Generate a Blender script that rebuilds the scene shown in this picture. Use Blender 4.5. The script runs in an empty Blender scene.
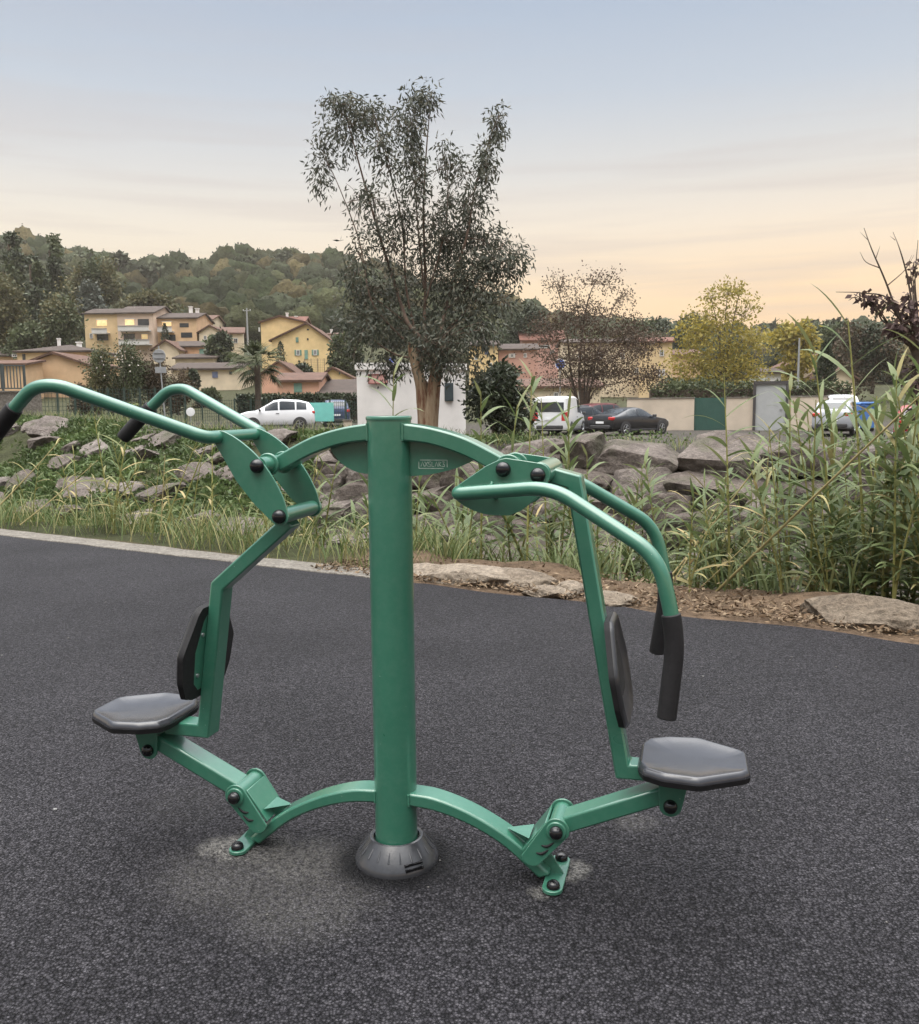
import bpy, bmesh, math, random
import numpy as np
from mathutils import Vector, Matrix, noise as mnoise

random.seed(7)
RNG = np.random.default_rng(11)
R = math.radians
sc = bpy.context.scene
COL = sc.collection

# ------------------------------------------------------------------ camera
W, H = 919, 1024
F, HZ, CH, ROLL = 900.0, 405.0, 1.5, R(-0.55)
PIT = math.atan((512 - HZ) / F)
fw = Vector((0, math.cos(PIT), -math.sin(PIT)))
up0 = Vector((0, math.sin(PIT), math.cos(PIT)))
rt0 = Vector((1, 0, 0))
rt = rt0 * math.cos(ROLL) + up0 * math.sin(ROLL)
up = up0 * math.cos(ROLL) - rt0 * math.sin(ROLL)
EYE = Vector((0, 0, CH))
cam_d = bpy.data.cameras.new('camera')
cam = bpy.data.objects.new('camera', cam_d)
COL.objects.link(cam)
m3 = Matrix((rt, up, -fw)).transposed()
cam.matrix_world = Matrix.Translation(EYE) @ m3.to_4x4()
cam_d.sensor_fit = 'VERTICAL'
cam_d.sensor_height = 24.0
cam_d.lens = F / H * 24.0
cam_d.clip_start = 0.05
cam_d.clip_end = 5000
sc.camera = cam


def at(px, py, Y):
    """measured photo point -> world point at ground distance Y"""
    d = fw + rt * ((px - W / 2) / F) + up * ((H / 2 - py) / F)
    return EYE + d * (Y / d.y)


# ------------------------------------------------------------------ materials
def nt_new(name):
    m = bpy.data.materials.new(name)
    m.use_nodes = True
    nt = m.node_tree
    b = nt.nodes['Principled BSDF']
    return m, nt, b


def nd(nt, typ, **kw):
    n = nt.nodes.new(typ)
    for k, v in kw.items():
        if k in n.inputs:
            n.inputs[k].default_value = v
        else:
            setattr(n, k, v)
    return n


def ramp(nt, fac, stops):
    r = nt.nodes.new('ShaderNodeValToRGB')
    el = r.color_ramp.elements
    while len(el) < len(stops):
        el.new(0.5)
    for e, (p, c) in zip(el, stops):
        e.position = p
        e.color = (c[0], c[1], c[2], 1)
    if fac is not None:
        nt.links.new(fac, r.inputs['Fac'])
    return r


def mixc(nt, fac, a, b, blend='MIX'):
    m = nt.nodes.new('ShaderNodeMix')
    m.data_type = 'RGBA'
    m.blend_type = blend
    for sock, val in ((m.inputs[0], fac), (m.inputs[6], a), (m.inputs[7], b)):
        if hasattr(val, 'is_output'):
            nt.links.new(val, sock)
        elif isinstance(val, (int, float)):
            sock.default_value = val
        else:
            sock.default_value = (*val, 1)
    return m.outputs[2]


def math_n(nt, op, a, b=None, clamp=False):
    n = nt.nodes.new('ShaderNodeMath')
    n.operation = op
    n.use_clamp = clamp
    for i, v in enumerate((a, b)):
        if v is None:
            continue
        if hasattr(v, 'is_output'):
            nt.links.new(v, n.inputs[i])
        else:
            n.inputs[i].default_value = v
    return n.outputs[0]


def bump(nt, b, height, strength=0.3, dist=0.01):
    n = nt.nodes.new('ShaderNodeBump')
    n.inputs['Strength'].default_value = strength
    n.inputs['Distance'].default_value = dist
    nt.links.new(height, n.inputs['Height'])
    nt.links.new(n.outputs[0], b.inputs['Normal'])
    return n


def pos_noise(nt, scale, detail=4, rough=0.55, obj=False):
    tc = nt.nodes.new('ShaderNodeTexCoord') if obj else nt.nodes.new('ShaderNodeNewGeometry')
    n = nd(nt, 'ShaderNodeTexNoise', Scale=scale, Detail=detail, Roughness=rough)
    nt.links.new(tc.outputs['Object'] if obj else tc.outputs['Position'], n.inputs['Vector'])
    return n.outputs['Fac']


def simple(name, c, rough=0.6, var=0.12, scale=6.0, metal=0.0, bmp=0.0, spec=0.5, coat=0.0):
    """plain material with a soft procedural variation of its own colour"""
    m, nt, b = nt_new(name)
    f = pos_noise(nt, scale)
    d = tuple(max(0, x * (1 - var)) for x in c)
    l = tuple(min(1, x * (1 + var)) for x in c)
    r = ramp(nt, f, [(0.3, d), (0.7, l)])
    nt.links.new(r.outputs[0], b.inputs['Base Color'])
    b.inputs['Roughness'].default_value = rough
    b.inputs['Metallic'].default_value = metal
    b.inputs['Specular IOR Level'].default_value = spec
    b.inputs['Coat Weight'].default_value = coat
    if bmp:
        f2 = pos_noise(nt, scale * 6)
        bump(nt, b, f2, bmp, 0.01)
    return m


def leafmat(name, cols, rough=0.55, trans=0.25, clump=0.0, cscale=1.0):
    """leaf material: every leaf gets its own shade of the given colours"""
    m, nt, b = nt_new(name)
    g = nt.nodes.new('ShaderNodeNewGeometry')
    n = len(cols)
    r = ramp(nt, g.outputs['Random Per Island'], [(i / max(1, n - 1), c) for i, c in enumerate(cols)])
    out = r.outputs[0]
    if clump:
        f = pos_noise(nt, cscale, 2)
        rr = ramp(nt, f, [(0.35, (1 - clump,) * 3), (0.65, (1 + clump,) * 3)])
        out = mixc(nt, 1.0, out, rr.outputs[0], 'MULTIPLY')
    nt.links.new(out, b.inputs['Base Color'])
    b.inputs['Roughness'].default_value = rough
    b.inputs['Specular IOR Level'].default_value = 0.3
    if trans:
        t = nt.nodes.new('ShaderNodeBsdfTranslucent')
        nt.links.new(out, t.inputs['Color'])
        mx = nt.nodes.new('ShaderNodeMixShader')
        mx.inputs[0].default_value = trans
        nt.links.new(b.outputs[0], mx.inputs[1])
        nt.links.new(t.outputs[0], mx.inputs[2])
        nt.links.new(mx.outputs[0], nt.nodes['Material Output'].inputs['Surface'])
    return m


# ------------------------------------------------------------------ mesh helpers
def link(name, me, mats, parent=None, smooth_angle=None):
    o = bpy.data.objects.new(name, me)
    COL.objects.link(o)
    for m in (mats if isinstance(mats, (list, tuple)) else [mats]):
        me.materials.append(m)
    if parent is not None:
        o.parent = parent
    if smooth_angle is not None:
        me.polygons.foreach_set('use_smooth', [True] * len(me.polygons))
        me.set_sharp_from_angle(angle=R(smooth_angle))
    return o


def npmesh(name, V, Fq, mats, parent=None, matidx=None, smooth=False):
    V = np.asarray(V, dtype=np.float32)
    Fq = np.asarray(Fq, dtype=np.int32)
    me = bpy.data.meshes.new(name)
    nf, k = Fq.shape
    me.vertices.add(len(V))
    me.vertices.foreach_set('co', V.ravel())
    me.loops.add(nf * k)
    me.loops.foreach_set('vertex_index', Fq.ravel())
    me.polygons.add(nf)
    me.polygons.foreach_set('loop_start', np.arange(0, nf * k, k, dtype=np.int32))
    me.polygons.foreach_set('loop_total', np.full(nf, k, dtype=np.int32))
    if matidx is not None:
        me.polygons.foreach_set('material_index', np.asarray(matidx, dtype=np.int32))
    if smooth:
        me.polygons.foreach_set('use_smooth', np.ones(nf, dtype=bool))
    me.update(calc_edges=True)
    return link(name, me, mats, parent)


class MB:
    def __init__(s):
        s.v, s.f = [], []

    def add(s, vs, fs):
        k = len(s.v)
        s.v += [Vector(v) for v in vs]
        s.f += [[i + k for i in f] for f in fs]
        return s

    def box(s, c, size, M=None):
        x, y, z = (q / 2 for q in size)
        vs = [Vector((a * x, b * y, d * z)) for d in (-1, 1) for b in (-1, 1) for a in (-1, 1)]
        if M is not None:
            vs = [M @ v for v in vs]
        vs = [v + Vector(c) for v in vs]
        return s.add(vs, [(0, 2, 3, 1), (4, 5, 7, 6), (0, 1, 5, 4), (2, 6, 7, 3), (0, 4, 6, 2), (1, 3, 7, 5)])

    def prism(s, pts, a, b, axis='y'):
        """extrude a 2D outline (x,z) along y from a to b, or (x,y) along z"""
        n = len(pts)
        if axis == 'y':
            A = [(p[0], a, p[1]) for p in pts]
            B = [(p[0], b, p[1]) for p in pts]
        elif axis == 'z':
            A = [(p[0], p[1], a) for p in pts]
            B = [(p[0], p[1], b) for p in pts]
        else:
            A = [(a, p[0], p[1]) for p in pts]
            B = [(b, p[0], p[1]) for p in pts]
        fs = [list(range(n)), list(range(2 * n - 1, n - 1, -1))]
        fs += [[i, i + n, (i + 1) % n + n, (i + 1) % n] for i in range(n)]
        return s.add(A + B, fs)

    def tube(s, path, r, seg=12, caps=True):
        path = [Vector(p) for p in path]
        n = len(path)
        rr = r if isinstance(r, (list, tuple)) else [r] * n
        base = len(s.v)
        ref = None
        for i, p in enumerate(path):
            if i == 0:
                t = path[1] - p
            elif i == n - 1:
                t = p - path[i - 1]
            else:
                t = (path[i + 1] - p).normalized() + (p - path[i - 1]).normalized()
            if t.length < 1e-9:
                t = Vector((0, 0, 1))
            t.normalize()
            if ref is None:
                ref = Vector((0, 0, 1)) if abs(t.z) < 0.9 else Vector((1, 0, 0))
            a = (ref - t * ref.dot(t)).normalized()
            ref = a
            b = t.cross(a)
            for k in range(seg):
                an = 2 * math.pi * k / seg
                s.v.append(p + (a * math.cos(an) + b * math.sin(an)) * rr[i])
        for i in range(n - 1):
            for k in range(seg):
                k2 = (k + 1) % seg
                q = base + i * seg
                s.f.append([q + k, q + k2, q + seg + k2, q + seg + k])
        if caps:
            s.f.append([base + k for k in range(seg)][::-1])
            s.f.append([base + (n - 1) * seg + k for k in range(seg)])
        return s

    def lathe(s, prof, seg=32, M=None):
        """profile (r,z) about z"""
        base = len(s.v)
        for (r, z) in prof:
            for k in range(seg):
                an = 2 * math.pi * k / seg
                v = Vector((r * math.cos(an), r * math.sin(an), z))
                s.v.append(M @ v if M is not None else v)
        n = len(prof)
        for i in range(n - 1):
            for k in range(seg):
                k2 = (k + 1) % seg
                q = base + i * seg
                s.f.append([q + k, q + k2, q + seg + k2, q + seg + k])
        s.f.append([base + k for k in range(seg)][::-1])
        s.f.append([base + (n - 1) * seg + k for k in range(seg)])
        return s

    def build(s, name, mat, parent=None, smooth=35, bevel=0.0, bseg=2):
        me = bpy.data.meshes.new(name)
        me.from_pydata([tuple(v) for v in s.v], [], s.f)
        bm = bmesh.new()
        bm.from_mesh(me)
        bmesh.ops.recalc_face_normals(bm, faces=bm.faces)
        bm.to_mesh(me)
        bm.free()
        o = link(name, me, mat, parent, smooth)
        if bevel:
            md = o.modifiers.new('bevel', 'BEVEL')
            md.width = bevel
            md.segments = bseg
            md.limit_method = 'ANGLE'
            md.angle_limit = R(30)
            md.harden_normals = False
        return o


def tag(o, label=None, cat=None, group=None, kind=None):
    if label:
        o['label'] = label
    if cat:
        o['category'] = cat
    if group:
        o['group'] = group
    if kind:
        o['kind'] = kind
    return o


def empty(name, loc=(0, 0, 0), rz=0.0, label=None, cat=None, group=None):
    o = bpy.data.objects.new(name, None)
    COL.objects.link(o)
    o.location = loc
    o.rotation_euler = (0, 0, rz)
    o.empty_display_size = 0.2
    return tag(o, label, cat, group)


def copy_tree(o, parent=None):
    c = o.copy()
    COL.objects.link(c)
    if parent is not None:
        c.parent = parent
    for ch in list(o.children):
        copy_tree(ch, c)
    return c


def catmull(pts, sub=8):
    P = [Vector(p) for p in pts]
    P = [P[0] * 2 - P[1]] + P + [P[-1] * 2 - P[-2]]
    out = []
    for i in range(1, len(P) - 2):
        p0, p1, p2, p3 = P[i - 1:i + 3]
        for k in range(sub):
            t = k / sub
            out.append(0.5 * ((2 * p1) + (p2 - p0) * t + (2 * p0 - 5 * p1 + 4 * p2 - p3) * t * t + (3 * p1 - p0 - 3 * p2 + p3) * t ** 3))
    out.append(P[-2])
    return out


def fillet(pts, rad, sub=8):
    """polyline with rounded corners"""
    P = [Vector(p) for p in pts]
    rads = rad if isinstance(rad, (list, tuple)) else [rad] * len(P)
    out = [P[0]]
    for i in range(1, len(P) - 1):
        a, b, c = P[i - 1], P[i], P[i + 1]
        d1, d2 = (a - b), (c - b)
        L = min(rads[i], d1.length * 0.48, d2.length * 0.48)
        s, e = b + d1.normalized() * L, b + d2.normalized() * L
        for k in range(sub + 1):
            t = k / sub
            out.append(s * (1 - t) ** 2 + b * 2 * t * (1 - t) + e * t * t)
    out.append(P[-1])
    return out


def arc(cx, cy, r, a0, a1, n=8):
    return [(cx + r * math.cos(R(a0 + (a1 - a0) * k / n)), cy + r * math.sin(R(a0 + (a1 - a0) * k / n))) for k in range(n + 1)]


# ------------------------------------------------------------------ world and light
SUN_EL, SUN_AZ = R(66), R(215)      # soft evening light from high behind the camera
wd = bpy.data.worlds.new('World')
sc.world = wd
wd.use_nodes = True
nt = wd.node_tree
bg = nt.nodes['Background']
tc = nt.nodes.new('ShaderNodeTexCoord')
sep = nt.nodes.new('ShaderNodeSeparateXYZ')
nt.links.new(tc.outputs['Generated'], sep.inputs[0])
zr = sep.outputs['Z']
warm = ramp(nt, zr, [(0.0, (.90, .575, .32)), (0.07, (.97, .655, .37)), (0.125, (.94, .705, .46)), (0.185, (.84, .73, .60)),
                     (0.235, (.68, .665, .64)), (0.31, (.505, .565, .645)), (0.40, (.385, .47, .60)), (0.60, (1.5, 1.58, 1.72)), (1.0, (8.4, 8.3, 8.2))])  # top stops raised far above the visible dusk sky, as added overhead light
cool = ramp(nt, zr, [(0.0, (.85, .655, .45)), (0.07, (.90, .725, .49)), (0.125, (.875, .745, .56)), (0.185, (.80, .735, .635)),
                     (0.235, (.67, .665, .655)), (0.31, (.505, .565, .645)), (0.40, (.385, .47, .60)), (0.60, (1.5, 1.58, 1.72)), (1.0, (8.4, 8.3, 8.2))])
mr = nd(nt, 'ShaderNodeMapRange')
mr.inputs[1].default_value = -0.45
mr.inputs[2].default_value = 0.35
nt.links.new(sep.outputs['X'], mr.inputs[0])
sky = mixc(nt, mr.outputs[0], cool.outputs[0], warm.outputs[0])
# thin dusk cloud bands: noise stretched along the horizon
mp = nt.nodes.new('ShaderNodeMapping')
mp.inputs['Scale'].default_value = (1.5, 1.5, 25.0)
mp.inputs['Location'].default_value = (0.4, 0.15, 0.35)
nt.links.new(tc.outputs['Generated'], mp.inputs[0])
cn = nd(nt, 'ShaderNodeTexNoise', Scale=1.7, Detail=5.0, Roughness=0.5)
nt.links.new(mp.outputs[0], cn.inputs['Vector'])
cr = ramp(nt, cn.outputs['Fac'], [(0.47, (0, 0, 0)), (0.66, (1, 1, 1))])
lowb = ramp(nt, zr, [(0.02, (0, 0, 0)), (0.10, (1, 1, 1)), (0.24, (.75, .75, .75)), (0.33, (.25, .25, .25))])
cf = math_n(nt, 'MULTIPLY', cr.outputs[0], lowb.outputs[0])
cf = math_n(nt, 'MULTIPLY', cf, 0.36)
sky = mixc(nt, cf, sky, (.53, .46, .445))
# the sky behind the camera is dimmed against the dusk side
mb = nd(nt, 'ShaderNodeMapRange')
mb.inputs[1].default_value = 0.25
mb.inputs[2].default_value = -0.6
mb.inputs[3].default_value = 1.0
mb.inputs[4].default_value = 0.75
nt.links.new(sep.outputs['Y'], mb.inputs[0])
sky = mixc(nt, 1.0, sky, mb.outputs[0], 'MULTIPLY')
nis = nt.nodes.new('ShaderNodeTexSky')
nis.sky_type = 'NISHITA'
nis.sun_disc = False
nis.sun_elevation = SUN_EL
nis.sun_rotation = SUN_AZ
nis.dust_density = 2.0
nism = mixc(nt, 1.0, nis.outputs[0], (0.05, 0.05, 0.05), 'MULTIPLY')
final = mixc(nt, 0.06, sky, nism)
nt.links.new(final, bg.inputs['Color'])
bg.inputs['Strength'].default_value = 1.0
sun_d = bpy.data.lights.new('sun', 'SUN')
sun_d.energy = 1.4
sun_d.angle = R(40)
sun_d.color = (1.0, .93, .84)
sun = bpy.data.objects.new('sun', sun_d)
COL.objects.link(sun)
# direction towards the sun: azimuth measured from +Y clockwise
sd = Vector((math.sin(SUN_AZ) * math.cos(SUN_EL), math.cos(SUN_AZ) * math.cos(SUN_EL), math.sin(SUN_EL)))
sun.rotation_euler = sd.to_track_quat('Z', 'Y').to_euler()
sc.view_settings.view_transform = 'Standard'
sc.view_settings.look = 'None'
sc.view_settings.exposure = 0.18
sc.view_settings.gamma = 1.0
sc.render.film_transparent = False
sc.cycles.use_denoising = True
HAZE = 0.00022
sc.cycles.volume_bounces = 0
sc.cycles.max_bounces = 6
sc.cycles.diffuse_bounces = 3
sc.cycles.glossy_bounces = 3
sc.cycles.transparent_max_bounces = 8

# ------------------------------------------------------------------ ground frame: s along the stream, t across it
ND = Vector((0.528, 0.849, 0)).normalized()
DD = Vector((ND.y, -ND.x, 0))
CE = 6.18


def st(s, t, z=0.0):
    p = ND * (CE + t) + DD * s
    return Vector((p.x, p.y, z))


def to_st(x, y):
    return x * DD.x + y * DD.y, x * ND.x + y * ND.y - CE


def smooth01(x):
    x = np.clip(x, 0, 1)
    return x * x * (3 - 2 * x)


RA = np.array([-1.0, -0.51, -0.42, -0.34, -0.25, -0.13, 0.0, 0.06, 0.12, 0.3, 0.51, 1.0])
RP = np.array([158, 160, 146, 128, 138, 137, 103, 92, 70, 62, 62, 64.0])
RDIST = 340.0


def height(x, y):
    x = np.asarray(x, float)
    y = np.asarray(y, float)
    s = x * DD.x + y * DD.y
    t = x * ND.x + y * ND.y - CE
    r = smooth01((s + 15) / 5)                      # 0 left sloping bank, 1 right stacked wall
    zl = np.interp(t, [-.3, 0, .7, 3.0, 5.0, 8.0, 10.8, 12.5, 18, 28, 60], [-.08, -.04, -.05, -1.4, -1.55, -.35, .70, .80, .32, -.08, .0])
    zr_ = np.interp(t, [-.3, 0, 1.1, 3.1, 4.8, 8.3, 9.2, 10.0, 18, 28, 60], [-.08, -.01, .0, -1.2, -1.35, -.75, -.1, .66, .30, -.12, .0])
    zl = zl + .38 * np.exp(-((t - 12) / 3.2) ** 2) * smooth01((-19 - s) / 7)
    zl = zl + .28 * smooth01((-x - 4) / 6) * smooth01((t - 13) / 8)
    z = zl * (1 - r) + zr_ * r
    a = x / np.maximum(y, 1)
    rid = np.interp(a, RA, RP) / F * RDIST
    fr = np.clip((y - 58) / (RDIST - 58), 0, 1.25)
    hill = rid * np.where(fr < 1, fr ** 1.55, 1 + (fr - 1) * 0.3)
    return z + np.where(y > 58, hill, 0)


def hz(x, y):
    return float(height(x, y))


# ------------------------------------------------------------------ materials list
def make_green():
    m, nt, b = nt_new('green_paint')
    f = pos_noise(nt, 3.0, 3, obj=True)
    f2 = pos_noise(nt, 38.0, 5, 0.65, obj=True)
    r = ramp(nt, f, [(0.3, (.027, .128, .081)), (0.7, (.033, .144, .093))])
    # pale road dust and scuffs, thin and broken up
    dust = ramp(nt, f2, [(0.40, (0, 0, 0)), (0.75, (.12, .12, .12))])
    c = mixc(nt, dust.outputs[0], r.outputs[0], (.16, .26, .21))
    chip = ramp(nt, pos_noise(nt, 85.0, 2, .5, obj=True), [(0.755, (0, 0, 0)), (0.775, (.7, .7, .7))])
    c = mixc(nt, chip.outputs[0], c, (.27, .33, .29))
    # worn edges of the cut plates, with bright edge highlights painted in
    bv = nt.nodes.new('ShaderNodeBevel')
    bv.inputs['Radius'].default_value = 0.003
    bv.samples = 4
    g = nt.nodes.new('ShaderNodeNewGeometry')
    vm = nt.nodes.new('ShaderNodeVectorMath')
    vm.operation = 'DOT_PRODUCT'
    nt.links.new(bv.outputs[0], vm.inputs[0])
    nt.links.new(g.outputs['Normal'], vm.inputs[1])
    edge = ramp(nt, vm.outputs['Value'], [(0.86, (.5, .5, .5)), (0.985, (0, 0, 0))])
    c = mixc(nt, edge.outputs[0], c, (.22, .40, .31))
    nt.links.new(c, b.inputs['Base Color'])
    rr = ramp(nt, f, [(0.3, (.27, .27, .27)), (0.75, (.36, .36, .36))])
    nt.links.new(rr.outputs[0], b.inputs['Roughness'])
    b.inputs['Specular IOR Level'].default_value = 0.5
    b.inputs['Coat Weight'].default_value = 0.8
    b.inputs['Coat Roughness'].default_value = 0.14
    return m


GREEN = make_green()


def make_asphalt():
    m, nt, b = nt_new('asphalt')
    g = nt.nodes.new('ShaderNodeNewGeometry')
    v = nd(nt, 'ShaderNodeTexVoronoi', Scale=112.0, Randomness=1.0)
    nt.links.new(g.outputs['Position'], v.inputs['Vector'])
    v2 = nd(nt, 'ShaderNodeTexVoronoi', Scale=190.0, Randomness=1.0)
    nt.links.new(g.outputs['Position'], v2.inputs['Vector'])
    sp = nt.nodes.new('ShaderNodeSeparateColor')
    nt.links.new(v.outputs['Color'], sp.inputs[0])
    stone = ramp(nt, sp.outputs[0], [(0.0, (.0145, .0142, .0168)), (0.4, (.0310, .0302, .0345)), (0.75, (.0490, .0478, .0535)), (0.95, (.062, .0605, .066)), (1.0, (.080, .078, .086))])
    gap = ramp(nt, v.outputs['Distance'], [(0.36, (1.1, 1.09, 1.09)), (0.68, (.27, .27, .28))])
    c = mixc(nt, 1.0, stone.outputs[0], gap.outputs[0], 'MULTIPLY')
    big = pos_noise(nt, 0.8, 5)
    br = ramp(nt, big, [(0.32, (.80, .79, .80)), (0.68, (1.34, 1.32, 1.32))])
    c = mixc(nt, 1.0, c, br.outputs[0], 'MULTIPLY')
    mid = pos_noise(nt, 34.0, 4, 0.7)
    mdr = ramp(nt, mid, [(0.32, (.62, .62, .63)), (0.66, (1.30, 1.30, 1.30))])
    c = mixc(nt, 1.0, c, mdr.outputs[0], 'MULTIPLY')
    # pale drilling dust swept round the footings and a dark fresh patch round the post
    nbig = pos_noise(nt, 11.0, 7, 0.72)
    mot = pos_noise(nt, 55.0, 3, 0.6)
    total = None
    for (px, py, rad, k, ex) in DUST:
        d = nt.nodes.new('ShaderNodeVectorMath')
        d.operation = 'DISTANCE'
        nt.links.new(g.outputs['Position'], d.inputs[0])
        d.inputs[1].default_value = (px, py, 0)
        dd_ = math_n(nt, 'ADD', d.outputs['Value'], math_n(nt, 'MULTIPLY', math_n(nt, 'SUBTRACT', nbig, 0.5), rad * 2.6))
        q = nd(nt, 'ShaderNodeMapRange')
        q.interpolation_type = 'SMOOTHSTEP'
        q.inputs[1].default_value = rad
        q.inputs[2].default_value = rad * ex
        q.inputs[3].default_value = k
        q.inputs[4].default_value = 0.0
        nt.links.new(dd_, q.inputs[0])
        total = q.outputs[0] if total is None else math_n(nt, 'MAXIMUM', total, q.outputs[0])
    mm = ramp(nt, mot, [(0.34, (.12, .12, .12)), (0.60, (1, 1, 1))])
    total = math_n(nt, 'MULTIPLY', total, mm.outputs[0])
    c = mixc(nt, total, c, (.25, .24, .222))
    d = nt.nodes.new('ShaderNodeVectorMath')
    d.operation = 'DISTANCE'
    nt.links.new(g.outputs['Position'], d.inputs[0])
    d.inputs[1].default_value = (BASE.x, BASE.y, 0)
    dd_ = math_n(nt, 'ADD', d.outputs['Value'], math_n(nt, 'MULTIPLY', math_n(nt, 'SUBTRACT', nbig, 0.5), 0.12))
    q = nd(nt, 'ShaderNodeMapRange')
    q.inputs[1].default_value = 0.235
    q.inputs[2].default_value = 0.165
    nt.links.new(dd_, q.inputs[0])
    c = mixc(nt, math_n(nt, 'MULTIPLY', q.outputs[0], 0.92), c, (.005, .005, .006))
    nt.links.new(c, b.inputs['Base Color'])
    b.inputs['Roughness'].default_value = 0.6
    b.inputs['Specular IOR Level'].default_value = 0.16
    hgt = math_n(nt, 'SUBTRACT', sp.outputs[1], math_n(nt, 'MULTIPLY', v.outputs['Distance'], 1.5))
    hgt = math_n(nt, 'SUBTRACT', hgt, math_n(nt, 'MULTIPLY', v2.outputs['Distance'], 0.3))
    bump(nt, b, hgt, 1.0, 0.010)
    return m


BASE = Vector((-0.2198, 2.848, 0))
ANG = -0.2514
CU, SU = math.cos(ANG), math.sin(ANG)


def mach(u, v):
    return (BASE.x + CU * u - SU * v, BASE.y + SU * u + CU * v)


DUST = [(*mach(-.57, -.06), .050, .85, 2.2), (*mach(-.62, -.07), .035, .70, 2.8), (*mach(.565, .05), .045, .75, 2.0), (*mach(.60, .07), .02, .8, 2.6), (*mach(.50, -.10), .02, .6, 2.6),
        (*mach(-.46, -.06), .06, .38, 2.8), (*mach(-.30, -.10), .08, .32, 2.8), (*mach(-.50, -.22), .09, .20, 3.4), (*mach(-.22, -.30), .11, .19, 3.0),
        (*mach(-.9, .2), .08, .06, 3.0), (*mach(.75, .45), .035, .16, 3.0)]
ASPHALT = make_asphalt()
BLACK = simple('black_rubber', (.012, .0115, .0125), 0.6, 0.2, 60, bmp=0.15, spec=.3)
CAPM = simple('black_cap_plastic', (.007, .007, .008), 0.22, 0.1, 30)
GREYP = simple('grey_plastic', (.036, .037, .041), 0.24, 0.25, 14, bmp=0.04, spec=.6)
SEATM = simple('dark_grey_seat_plastic', (.032, .033, .039), 0.22, 0.15, 18, bmp=0.02, spec=.7)
BACKM = simple('black_backrest_plastic', (.022, .022, .024), 0.30, 0.15, 18, bmp=0.02)
STEEL = simple('galvanised_steel', (.45, .46, .47), 0.35, 0.1, 40, metal=0.9)
WHITEP = simple('white_paint', (.72, .73, .74), 0.45, 0.06, 5)
GREYSIGN = simple('grey_aluminium', (.30, .31, .32), 0.5, 0.1, 8, metal=0.3)


def make_ground():
    m, nt, b = nt_new('bank_ground')
    a = nt.nodes.new('ShaderNodeVertexColor')
    a.layer_name = 'tint'
    f = pos_noise(nt, 2.2, 6, 0.65)
    f2 = pos_noise(nt, 14.0, 5, 0.65)
    r = ramp(nt, f, [(0.3, (.62, .60, .58)), (0.7, (1.35, 1.33, 1.3))])
    r2 = ramp(nt, f2, [(0.3, (.72, .72, .72)), (0.7, (1.25, 1.25, 1.25))])
    c = mixc(nt, 1.0, a.outputs[0], r.outputs[0], 'MULTIPLY')
    c = mixc(nt, 1.0, c, r2.outputs[0], 'MULTIPLY')
    nt.links.new(c, b.inputs['Base Color'])
    b.inputs['Roughness'].default_value = 0.95
    b.inputs['Specular IOR Level'].default_value = 0.15
    bump(nt, b, f2, 0.9, 0.06)
    return m


def make_rock(name, cols, scale=2.5, moss=0.0):
    m, nt, b = nt_new(name)
    oi = nt.nodes.new('ShaderNodeObjectInfo')
    g = nt.nodes.new('ShaderNodeNewGeometry')
    n1 = nd(nt, 'ShaderNodeTexNoise', Scale=scale, Detail=7.0, Roughness=0.68)
    nt.links.new(g.outputs['Position'], n1.inputs['Vector'])
    n2 = nd(nt, 'ShaderNodeTexNoise', Scale=scale * 7, Detail=5.0, Roughness=0.7)
    nt.links.new(g.outputs['Position'], n2.inputs['Vector'])
    r = ramp(nt, n1.outputs['Fac'], [(0.28, cols[0]), (0.5, cols[1]), (0.72, cols[2])])
    r2 = ramp(nt, n2.outputs['Fac'], [(0.35, (.62, .62, .62)), (0.65, (1.22, 1.22, 1.22))])
    c = mixc(nt, 1.0, r.outputs[0], r2.outputs[0], 'MULTIPLY')
    rv = ramp(nt, oi.outputs['Random'], [(0, (.78, .75, .72)), (0.5, (1, .98, .96)), (1, (1.2, 1.2, 1.2))])
    c = mixc(nt, 1.0, c, rv.outputs[0], 'MULTIPLY')
    if moss:
        n3 = nd(nt, 'ShaderNodeTexNoise', Scale=1.6, Detail=5.0)
        nt.links.new(g.outputs['Position'], n3.inputs['Vector'])
        r3 = ramp(nt, n3.outputs['Fac'], [(0.52, (0, 0, 0)), (0.66, (moss, moss, moss))])
        c = mixc(nt, r3.outputs[0], c, (.055, .06, .03))
    nt.links.new(c, b.inputs['Base Color'])
    b.inputs['Roughness'].default_value = 0.9
    b.inputs['Specular IOR Level'].default_value = 0.25
    wv = nd(nt, 'ShaderNodeTexVoronoi', Scale=scale * 1.6)
    nt.links.new(g.outputs['Position'], wv.inputs['Vector'])
    hh = math_n(nt, 'ADD', n2.outputs['Fac'], math_n(nt, 'MULTIPLY', wv.outputs['Distance'], 0.7))
    bump(nt, b, hh, 0.9, 0.06)
    return m


ROCK = make_rock('boulder_stone', [(.070, .058, .052), (.130, .111, .100), (.21, .185, .170)], 2.2, 0.6)
ROCKD = make_rock('wall_boulder_stone', [(.060, .050, .044), (.118, .100, .089), (.20, .175, .158)], 2.2, 0.5)
PALE = make_rock('pale_limestone', [(.15, .12, .092), (.215, .178, .138), (.28, .238, .19)], 3.5, 0.0)
CONC = make_rock('kerb_concrete', [(.155, .14, .122), (.20, .184, .16), (.25, .232, .205)], 5.0, 0.0)

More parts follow.
